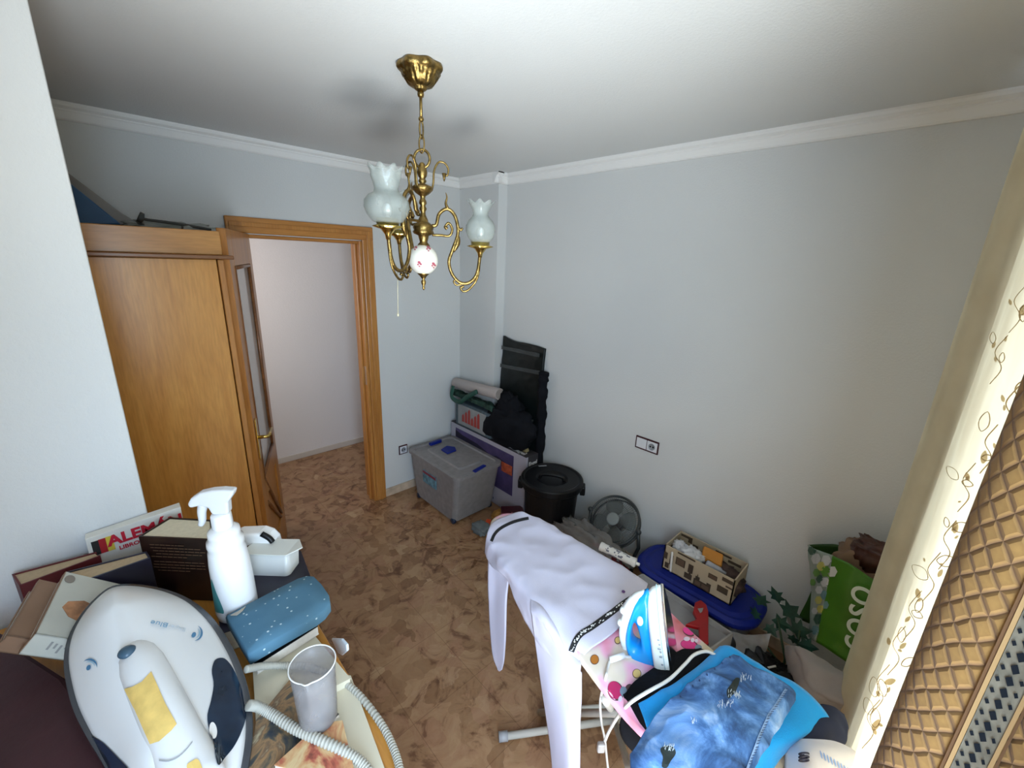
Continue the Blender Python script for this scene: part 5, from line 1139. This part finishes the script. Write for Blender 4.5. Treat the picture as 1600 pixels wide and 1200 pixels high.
for i in range(9):
    s0_ = .12 + .1 * r2_.random(); z_ = -.022 - .0085 * i - (.006 if i > 4 else 0); x_ = s0_
    while x_ < (.85 if i % 4 else .6):
        l_ = .03 + .06 * r2_.random(); g.obox(ft + fd * x_ + nn_ + Vector((0, 0, z_)), fd * l_, nn_ * .3, Vector((0, 0, .0018))); x_ += l_ + .015
build('blurb_text_lines', g, mat('faded_gold_ink', (.16, .09, .05), .6), tb_)
def leaning(name, label, K, a_end, th, depth, cover, tilt=.66, pic=True):
    """book leaning to the left: page edges up, front cover facing right, near edge towards the camera"""
    K = P(*K, z=1.235); e = P(*a_end, z=1.235) - K; en = e.normalized()
    out = Vector((e.y, -e.x, 0)).normalized(); out = out if out.x > 0 else -out
    dd_ = (out * math.sqrt(1 - tilt * tilt) - Vector((0, 0, tilt))).normalized(); cc_ = dd_.cross(en).normalized()
    if cc_.dot(out) > 0: cc_ = -cc_
    t = thing(name, label, 'book', K + dd_ * depth)
    cw_ = cc_ * th; k_ = .003
    build('pages', G().obox(K + en * .004 + dd_ * .002 + cc_ * k_, en * (e.length - .008), dd_ * (depth - .004), cc_ * (th - 2 * k_)), M_pgw, t)
    build('cover', G().obox(K, e, dd_ * depth, cc_ * k_).obox(K + cc_ * (th - k_), e, dd_ * depth, cc_ * k_).obox(K, en * .003, dd_ * depth, cw_), cover, t, bevel=.0006)
    build('brown_edge', G().obox(K - dd_ * .0006, e, dd_ * .002, cc_ * .010).obox(K + cc_ * (th - .005) - dd_ * .0006, e, dd_ * .002, cc_ * .005).obox(K - dd_ * .0006, en * .006, dd_ * .002, cw_), M_brc, t)
    return t, K, e, dd_, cc_
sc_, K_, e_, d_, c_ = leaning('art_book', 'cream covered book with amber figure picture leaning left of the steam station', (55, 990), (103, 893), .042, .19, mat('cream_art_cover', (.50, .50, .44), .3, var=.08))
nn_ = -c_ * .0008
g = G().add([K_ + e_ * u_ + d_ * v_ + nn_ for u_, v_ in ((.30, .035), (.42, .02), (.52, .025), (.58, .05), (.50, .085), (.40, .115), (.28, .12), (.33, .08), (.24, .06))], [(0, 1, 2, 3, 4, 5, 6, 7, 8)])
build('picture_print', g, mat('amber_picture', (.36, .17, .08), .5, var=.5, vscale=40), sc_, solid=.0005)
g = G().add([K_ + e_ * (.88 + .07 * math.cos(t)) + d_ * (.012 + .009 * math.sin(t)) + nn_ for t in [PI * i / 6 for i in range(12)]], [tuple(range(12))]); build('emblem_print', g, mat('grey_brown_emblem', (.22, .19, .16), .5), sc_, solid=.0005)
g = G()
for i in range(7): g.obox(K_ + d_ * (.030 + .008 * i) + c_ * (.010 + .002 * (i % 3)) - e_.normalized() * .0008, d_ * .0035, c_ * (.010 if i % 2 else .016), e_.normalized() * .0005)
build('title_print', g, mat('grey_print', (.25, .25, .24), .6), sc_)
leaning('cream_book', 'pale book with brown edges leaning at the left frame edge', (12, 992), (62, 905), .034, .17, M_brc)
# maroon album at the left corner
al_ = build('leather_album', G().prism([P(-60, 1000, z=1.12), P(0, 985, z=1.12), P(28, 1010, z=1.12), P(100, 1056, z=1.12), P(150, 1120, z=1.12), P(190, 1260, z=1.12), P(-80, 1260, z=1.12)], (0, 0, ZT + .002 - 1.12)), mat('dark_maroon_leather', (.045, .012, .016), .6, var=.25, bs=.3, bscale=40), bevel=.008)
tag(al_, 'large dark maroon leather album at the lower left corner', 'album')
# lying books under cup / hose
def lying(name, label, quad, z0_, z1_, cover_top, edge, cat='book'):
    q_ = [P(*p_, z=z1_) for p_ in quad]; t = thing(name, label, cat, sum(q_, Vector()) / 4 + Vector((0, 0, z0_ - z1_)))
    c_ = sum(q_, Vector()) / 4
    build('pages', G().prism([c_ + (p - c_) * .985 + Vector((0, 0, -.002)) for p in q_], (0, 0, z0_ - z1_ + .004)), edge, t)
    tp = build('top_cover', G().prism(q_, (0, 0, -.002)), cover_top, t, bevel=.0005)
    build('bottom_cover', G().prism([p + Vector((0, 0, z0_ - z1_ + .002)) for p in q_], (0, 0, -.0015)), edge, t)
    return t, tp
def paint_mat(name, stops, sc=9, dist=1.5):
    m, nt, b = new_mat(name); b.inputs['Roughness'].default_value = .3
    n = tex_noise(nt, sc, 4, .6, dist); r = ramp(nt, n.outputs[0], stops); nt.links.new(r.outputs[0], b.inputs['Base Color']); return m
Mp1 = paint_mat('painted_cover_dark', [(.36, (.03, .04, .055)), (.44, (.09, .08, .06)), (.5, (.32, .19, .09)), (.57, (.16, .10, .06)), (.66, (.45, .38, .24))], 12)
Mp2 = paint_mat('painted_cover_warm', [(.32, (.08, .03, .02)), (.42, (.40, .10, .06)), (.5, (.55, .30, .14)), (.6, (.62, .47, .25)), (.72, (.55, .24, .12))], 13)
M_crm = mat('cream_cover', (.60, .55, .42), .5, var=.03)
lying('cream_catalogue', 'plain cream catalogue lying under the hose and measuring cup', ((395, 1048), (486, 986), (548, 1060), (400, 1135)), ZT + .001, ZT + .030, M_crm, M_crm)
lying('white_magazine', 'thick cream magazine lying along the chest edge under the cup', ((470, 1050), (548, 1055), (612, 1230), (540, 1250)), ZT + .001, ZT + .012, M_crm, M_pg)
lying('painting_book', 'book with dark figure painting cover lying beside the steam station', ((400, 1125), (452, 1062), (530, 1115), (380, 1260)), ZT + .031, ZT + .040, Mp1, M_pgw)
lying('painting_book', 'book with warm orange figure painting cover lying beneath the hose', ((428, 1195), (500, 1130), (535, 1125), (560, 1230)), ZT + .041, ZT + .052, Mp2, M_pgw)
lying('black_book', 'thin black book under the blue sleeve board by the chest edge', ((380, 1010), (480, 950), (497, 978), (400, 1040)), ZT + .031, ZT + .055, M_blk, M_pgw)
lying('brown_book', 'dark brown book lying underneath the spray bottle', ((330, 900), (470, 860), (500, 940), (345, 990)), ZT + .001, ZT + .055, M_navc, M_pg)
# steam station ---------------------------------------------------------
ZR = 1.165; SN = Vector((0, -.30, 1)).normalized(); SO = Vector((-.05, .87, ZR))
def PS(px, py, h=0):
    d = ray(px, py); return CO + d * ((SO + SN * h - CO).dot(SN) / d.dot(SN))
rim = [(176, 917), (210, 914), (255, 921), (298, 938), (332, 966), (358, 1003), (376, 1040), (388, 1080), (394, 1125), (390, 1180), (375, 1240), (330, 1320), (250, 1330), (195, 1270), (165, 1200), (135, 1150), (115, 1110), (104, 1070), (100, 1035), (106, 1000), (124, 965), (150, 935)]
rimp = [PS(a, b_) for a, b_ in rim]
rp = loop_spline(rimp, 88); cen = sum(rp, Vector()) / len(rp)
tip = PS(178, 930); tail = PS(290, 1300); axd = (tail - tip)
def ridge(p):
    t = max(.22, min(.78, (p - tip).dot(axd) / axd.length_squared)); return tip + axd * t
HD = .085
loops = []
SH = .93
for t, h_ in ((1.0, -.012), (.997, .0), (.985, .007), (.965, .012), (.94, .016)):
    loops.append([ridge(p).lerp(p, t * SH) + SN * h_ for p in rp])
for k in range(1, 12):
    t = .93 * SH * (1 - k / 12); h_ = .016 + (HD - .016) * (1 - (t / .93 / SH) ** 1.7)
    loops.append([ridge(p).lerp(p, t) + SN * h_ for p in rp])
ss = thing('steam_station', 'big white steam ironing station with dark soleplate rim and yellow cork grip', 'steam iron', (cen.x, cen.y, ZT))
M_stw = mat('cool_white_plastic', (.72, .73, .73), .25)
sto = build('housing', loft(loops, False, True), M_stw, ss, smooth=True)
M_rimg = mat('smoked_rim', (.09, .095, .105), .18, .5)
def scl(s_, z_): return [cen + (p - cen) * s_ + SN * z_ for p in rp]
build('soleplate_rim', loft([scl(.97, -.03), scl(1.0, -.028), scl(1.008, -.018), scl(1.008, -.004), scl(1.0, .003), scl(.90, .004)], True, True), M_rimg, ss, smooth=True)
build('stand', loft([[Vector((p.x, p.y, ZT + .003)) for p in scl(.80, 0)], scl(.86, -.031)]), M_gry, ss, bevel=.004)
stt = bvh_obj(sto)
# raised spine with cork
c0 = PS(200, 990, .092); c1 = PS(315, 1235, .088); d_ = c1 - c0; sp_ = []
prof_r = [.004, .020, .027, .030, .031, .032, .033, .034, .035, .035]
g = G().tube([c0 + d_ * t + SN * (-.030 + .010 * math.sin(PI * min(1, t * 1.2))) for t in (0, .05, .12, .2, .3, .45, .6, .75, .9, 1.0)], prof_r, 24)
ho = build('handle', g, M_stw, ss, smooth=True)
ht = bvh_obj(ho)
M_cork = mat('yellow_cork', (.72, .50, .15), .7, var=.12, vscale=50, bs=.2)
def comb(a, b_):
    l1_, n1 = hit(ht, a, b_); l2_, n2_ = hit(stt, a, b_)
    if l1_ is None: return l2_, n2_
    if l2_ is None: return l1_, n1
    return (l1_, n1) if (l1_ - CO).length < (l2_ - CO).length else (l2_, n2_)
class Both:
    def ray_cast(s, o, d):
        r1 = ht.ray_cast(o, d); r2__ = stt.ray_cast(o, d)
        if r1[0] is None: return r2__
        if r2__[0] is None: return r1
        return r1 if r1[3] < r2__[3] else r2__
BT = Both()
dd = decal(BT, [(196, 1076), (208, 1073), (222, 1066), (236, 1050), (246, 1072), (258, 1100), (276, 1132), (268, 1142), (250, 1158), (236, 1162), (226, 1140), (212, 1108)], 6, 60, .0018, smooth=False)
build('cork_grip', dd, M_cork, ho, smooth=True)
dd = decal(BT, [(292, 1198), (300, 1190), (308, 1187), (314, 1196), (318, 1215), (300, 1220)], 4, 30, .0018); build('cork_grip', dd, M_cork, ho)
l_, n_ = hit(BT, 199, 1019); build('steam_button', G().sphere(l_ + n_ * .001, (.0125, .0125, .008), 20), mat('slate_blue_button', (.04, .085, .13), .25), ho, smooth=True)
dd = decal(BT, [(334, 1034), (342, 1029), (352, 1031), (363, 1045), (373, 1068), (381, 1095), (383, 1120), (376, 1145), (364, 1168), (350, 1185), (341, 1197), (336, 1185), (333, 1160), (327, 1145), (323, 1120), (329, 1095), (333, 1070), (330, 1050)], 6, 60, .0015)
nv_ = build('side_recess', dd, mat('navy_gloss', (.012, .025, .05), .12, var=.5, vscale=14), sto, smooth=True)
dd = decal(BT, ell(331, 1143, 6, 13, -.1), 3, 20, .003); build('recess_tab', dd, M_wht, sto, smooth=True)
dd = decal(BT, [(140, 1150), (150, 1152), (165, 1162), (185, 1182), (205, 1205), (190, 1215), (160, 1200), (145, 1175)], 5, 40, .0016)
if dd: build('side_recess', dd, M_navy, sto, smooth=True)
M_logo = mat('logo_blue', (.06, .20, .36), .4); M_logo2 = mat('logo_pale_blue', (.30, .48, .60), .4)
def crescent(cx_, cy2, R1, a0, a1, w_, sq=1.0, rot=0):
    o_ = []; n = 14
    for i in range(n + 1):
        t = a0 + (a1 - a0) * i / n; o_.append((R1 * math.cos(t), sq * R1 * math.sin(t)))
    for i in range(n, -1, -1):
        t = a0 + (a1 - a0) * i / n; ww = w_ * math.sin(PI * i / n); o_.append(((R1 - ww) * math.cos(t), sq * (R1 - ww) * math.sin(t)))
    return [(cx_ + x_ * math.cos(rot) - y_ * math.sin(rot), cy2 + x_ * math.sin(rot) + y_ * math.cos(rot)) for x_, y_ in o_]
def strip(tree, c_, off=.0016):
    n = len(c_) // 2; g = G(); vs = []
    for p in c_:
        h1, n1 = hit(tree, *p)
        if h1 is None: return None
        vs.append(h1 + n1 * off)
    m_ = len(vs); return G().add(vs, [(i, i + 1, m_ - 2 - i, m_ - 1 - i) for i in range(m_ // 2 - 1)])
for (cx_, cy2, rot, s_) in ((304, 990, .15, 1), (142, 1040, -1.2, .95)):
    for (R1, w_, a0, a1, mm, dxo) in ((12 * s_, 3.2, -1.4, 1.5, M_logo, 0), (8 * s_, 2.4, -1.3, 1.4, M_logo2, 0)):
        q_ = strip(BT, crescent(cx_, cy2, R1, a0, a1, w_, 1, rot))
        if q_: build('logo_arc', q_, mm, sto)
    dd = decal(BT, ell(cx_ - 2, cy2 + 3, 3.2, 4.5, .5), 2, 16, .0016)
    if dd: build('logo_dot', dd, M_logo, sto)
l0, n0 = hit(BT, 290, 984); l1, n1 = hit(BT, 262, 977)
xd = (l1 - l0).normalized(); dwn = -(CD - n0 * CD.dot(n0)).normalized()
text('name_text_faded', 'Expert', .0135, mat('faded_blue_ink', (.55, .60, .64), .5), sto, l0 + n0 * .003, (l1 - l0), n0.cross(l1 - l0), ext=.0003)
l2, _ = hit(BT, 245, 974); text('name_text', 'Blue', .0165, mat('soft_blue_ink', (.20, .36, .50), .5), sto, l1 + n0 * .004, (l2 - l1), n0.cross(l2 - l1), ext=.0003)
build('rear_seam', (strip(BT, [(250 + 50 * t, 1186 - 28 * t ** 2.2 + 4 * math.sin(t * 3)) for t in [i / 10 for i in range(11)]] + [(250 + 50 * t, 1188.5 - 28 * t ** 2.2 + 4 * math.sin(t * 3)) for t in [i / 10 for i in range(10, -1, -1)]]) or G().box(0, .001, 0, .001, 1.1, 1.101)), mat('seam_grey', (.35, .36, .37), .5), sto)
# hose
m, nt, b = new_mat('ribbed_hose'); b.inputs['Roughness'].default_value = .6; b.inputs['Base Color'].default_value = (.40, .385, .33, 1)
M_hose = m
def ribbed(pts_, r_, n):
    c_ = spline(pts_, n); return G().tube(c_, [r_ * (1 + (.14 if i % 3 else -.20)) for i in range(n + 1)], 10)
hpA = [P(384, 1046, z=1.14), P(410, 1041, z=1.115), P(440, 1040, z=ZT + .045), P(480, 1042, z=ZT + .042), P(525, 1058, z=ZT + .02), P(560, 1085, z=ZT + .012), P(595, 1130, z=ZT + .012), P(615, 1170, z=ZT + .012), P(626, 1210, z=ZT + .012), P(632, 1270, z=ZT + .02)]
hs = build('steam_hose', ribbed(hpA, .0062, 260), M_hose, smooth=True); tag(hs, 'grey ribbed hose curving along the orange chest edge', 'hose')
hpB = [P(388, 1102, z=1.14), P(402, 1104, z=1.125), P(425, 1116, z=1.112), P(460, 1138, z=1.106), P(500, 1156, z=1.106), P(545, 1178, z=1.10), P(575, 1205, z=1.09), P(590, 1260, z=1.08)]
hs2 = build('steam_hose', ribbed(hpB, .0078, 180), M_hose, smooth=True); tag(hs2, 'thicker grey ribbed hose crossing the painting books', 'hose')
# measuring cup
cb0 = Vector((.158, .632, ZT + .053))
cp = thing('measuring_cup', 'translucent plastic measuring cup with spout on the painting books', 'cup', cb0)
def spout(i, an, r_, z_):
    d_ = abs((an - 4.15 + PI) % (2 * PI) - PI); t = max(0, (z_ - .07) / .06); return r_ * (1 + .17 * t * math.exp(-(d_ / .16) ** 2)), z_ + .004 * t * math.exp(-(d_ / .2) ** 2)
build('beaker', G().lathe([(.001, .001), (.030, .0), (.0315, .003), (.034, .06), (.0355, .10), (.037, .128)], cb0, 64, ruffle=spout, cap=False), frosted('milky_cup_plastic', (.46, .44, .44), .70, .3), cp, smooth=True, solid=.0014)
build('rim', G().tube([cb0 + Vector((spout(0, t, .0372, .128)[0] * math.cos(t), spout(0, t, .0372, .128)[0] * math.sin(t), spout(0, t, .037, .128)[1])) for t in [2 * PI * i / 64 for i in range(64)]], .0012, 6, closed=True), M_wht, cp, smooth=True)
# sleeve board
zs = 1.150
q_ = [P(*p_, z=zs) for p_ in ((352, 962), (374, 950), (420, 926), (466, 903), (480, 899), (491, 900), (503, 912), (514, 928), (516, 940), (507, 952), (494, 962), (440, 992), (388, 1022), (374, 1000))]
sbd = thing('sleeve_ironing_board', 'small blue speckled padded sleeve board lying beside the spray bottle', 'sleeve board', sum(q_, Vector()) / len(q_) + Vector((0, 0, ZT + .056 - zs)))
lp2 = sum([[q_[i].lerp(q_[(i + 1) % len(q_)], t / 4) for t in range(4)] for i in range(len(q_))], []); c_ = sum(lp2, Vector()) / len(lp2)
def sl(s_, dz): return [c_ + (p - c_) * s_ + Vector((0, 0, dz)) for p in lp2]
m, nt, b = new_mat('blue_speckled_cloth'); b.inputs['Roughness'].default_value = .85
tc = nt.nodes.new('ShaderNodeTexCoord'); v = nt.nodes.new('ShaderNodeTexVoronoi'); v.inputs['Scale'].default_value = 60; nt.links.new(tc.outputs['Object'], v.inputs['Vector'])
n = tex_noise(nt, 10, 3); rb = ramp(nt, n.outputs[0], [(.3, (.055, .15, .235)), (.7, (.085, .20, .29))]); rw = ramp(nt, v.outputs['Distance'], [(.10, (1, 1, 1)), (.16, (0, 0, 0))])
mx = nt.nodes.new('ShaderNodeMix'); mx.data_type = 'RGBA'; nt.links.new(rw.outputs[0], mx.inputs[0]); nt.links.new(rb.outputs[0], mx.inputs[6]); mx.inputs[7].default_value = (.45, .58, .62, 1); nt.links.new(mx.outputs[2], b.inputs['Base Color'])
build('padded_top', loft([sl(.97, -.030), sl(1.0, -.027), sl(1.0, -.005), sl(.975, 0), sl(.5, .001)]), m, sbd, smooth=True)
build('base', loft([sl(.7, ZT + .057 - zs), sl(.7, -.034)]), M_blk, sbd)
t_ = P(374, 957, z=zs + .001); build('torn_patch', G().prism([P(360, 962, z=zs + .001), P(372, 956, z=zs + .001), P(384, 948, z=zs + .001), P(379, 955, z=zs + .001), P(370, 962, z=zs + .001)], (0, 0, .002)), mat('exposed_backing', (.36, .33, .28), .9), sbd)
# spray bottle
c0 = Vector((.108, .998, ZT + .056)); sbm = thing('spray_bottle', 'white trigger spray bottle standing among the books', 'spray bottle', c0)
M_bot = mat('white_bottle_plastic', (.80, .80, .80), .15)
build('bottle', G().lathe([(.034, 0), (.040, .004), (.042, .02), (.041, .09), (.039, .14), (.036, .172), (.034, .18), (.036, .187), (.035, .197), (.030, .203), (.031, .210), (.030, .22), (.022, .226), (.018, .228)], c0, 40, ruffle=lambda i, an, r_, z_: (r_ * (1 - .10 * max(0, math.cos(an - 3.6)) ** 4 * math.exp(-((z_ - .09) / .05) ** 2)), z_)), M_bot, sbm, smooth=True)
build('collar', G().lathe([(.019, .226), (.020, .23), (.019, .258), (.016, .262)], c0, 28, ruffle=lambda i, an, r_, z_: (r_ * (1 + .02 * math.cos(20 * an)), z_)), M_bot, sbm, smooth=True)
hv = (cr * -1.0 + cf * -.15).normalized(); hw_ = hv.cross(Vector((0, 0, 1)))
prof2 = [(-.038, .318), (-.034, .307), (-.022, .290), (-.02, .262), (.012, .262), (.018, .280), (.034, .285), (.052, .281), (.056, .290), (.048, .303), (.030, .315), (.008, .320), (-.015, .321)]
M_trg = mat('translucent_white_trigger', (.78, .79, .80), .2, trans=.15)
build('spray_head', G().prism([c0 + hv * a_ + Vector((0, 0, b2_)) - hw_ * .011 for a_, b2_ in prof2], hw_ * .022), M_trg, sbm, bevel=.005, seg=3, smooth=False)
build('trigger', G().tube(spline([c0 + hv * .030 + Vector((0, 0, .286)), c0 + hv * .036 + Vector((0, 0, .266)), c0 + hv * .038 + Vector((0, 0, .246)), c0 + hv * .043 + Vector((0, 0, .234))], 14), [.010 - .0003 * i for i in range(15)], 12), M_trg, sbm, smooth=True)
build('label', decal(bvh_obj(bpy.data.objects['bottle']), [(330, 905), (338, 925), (350, 955), (345, 958), (334, 950)], 3, 20, .0005) or G().box(0, .001, 0, .001, 1.1, 1.101), mat('teal_label', (.05, .22, .22), .5), sbm)
# white jug
jb = Vector((.212, 1.10, ZT + .001)); jx = cr.copy(); jy = cf.copy()
jg = thing('water_jug', 'white plastic iron filling jug with pouring lip behind sleeve board', 'jug', jb)
def jq(a, b_, z_): return jb + jx * a + jy * b_ + Vector((0, 0, z_))
def jl(w_, d_, z_, n=6):
    o_ = []
    for (sx_, sy_, a0) in ((1, 1, 0), (-1, 1, 90), (-1, -1, 180), (1, -1, 270)):
        for i in range(n + 1):
            a = math.radians(a0 + 90 * i / n); o_.append(jq(sx_ * (w_ - .012) + .012 * math.cos(a), sy_ * (d_ - .012) + .012 * math.sin(a), z_))
    return o_
build('body', loft([jl(.05, .028, 0), jl(.055, .03, .05), jl(.060, .032, .118)], True, False), frosted('milky_white_plastic', (.74, .76, .74), .12, .25), jg, smooth=True, solid=.0015)
build('lip', G().prism([jq(-.062, -.034, .118), jq(.055, -.034, .118), jq(.088, -.01, .126), (jq(.06, .03, .120)), jq(-.05, .03, .118)], (0, 0, .003)), mat('jug_lip_plastic', (.66, .67, .62), .35), jg, bevel=.001)
hb_ = Vector((.185, 1.17, ZT + .001))
hg = thing('tape_dispenser', 'rounded white plastic appliance with finger slot behind the jug', 'dispenser', hb_)
def hq(a, b_, z_): return hb_ + jx * a + jy * b_ + Vector((0, 0, z_))
pf = [(-.085, 0), (-.085, .095), (-.07, .125), (-.03, .143), (.03, .148), (.052, .140), (.066, .122), (.07, .09), (.07, 0)]
build('shell', G().prism([hq(a_, -.022, z_) for a_, z_ in pf], jy * .045), M_wht2, hg, bevel=.008, seg=3)
build('finger_slot', G().tube(spline([hq(-.02, -.0235, .095), hq(.01, -.0235, .108), hq(.045, -.0235, .105)], 14), [.004 + .004 * math.sin(PI * i / 14) for i in range(15)], 10, flat=1), mat('slot_brown', (.10, .06, .04), .6), hg, smooth=True)
build('corner_cap', G().tube(spline([hq(.040, -.02, .149), hq(.058, -.02, .137), hq(.066, -.02, .125)], 8), .007, 10), M_blk, hg, smooth=True)
t = build('plastic_tag', G().prism([P(517, 998, x=XT + .012), P(533, 999, x=XT + .012), P(541, 1008, x=XT + .012), P(542, 1018, x=XT + .012), P(534, 1025, x=XT + .012), P(528, 1022, x=XT + .012)], (.006, .0, 0)), mat('pale_blue_plastic', (.75, .84, .95), .3), bevel=.003)
tag(t, 'small pale blue plastic tab jutting past the chest edge', 'tab')
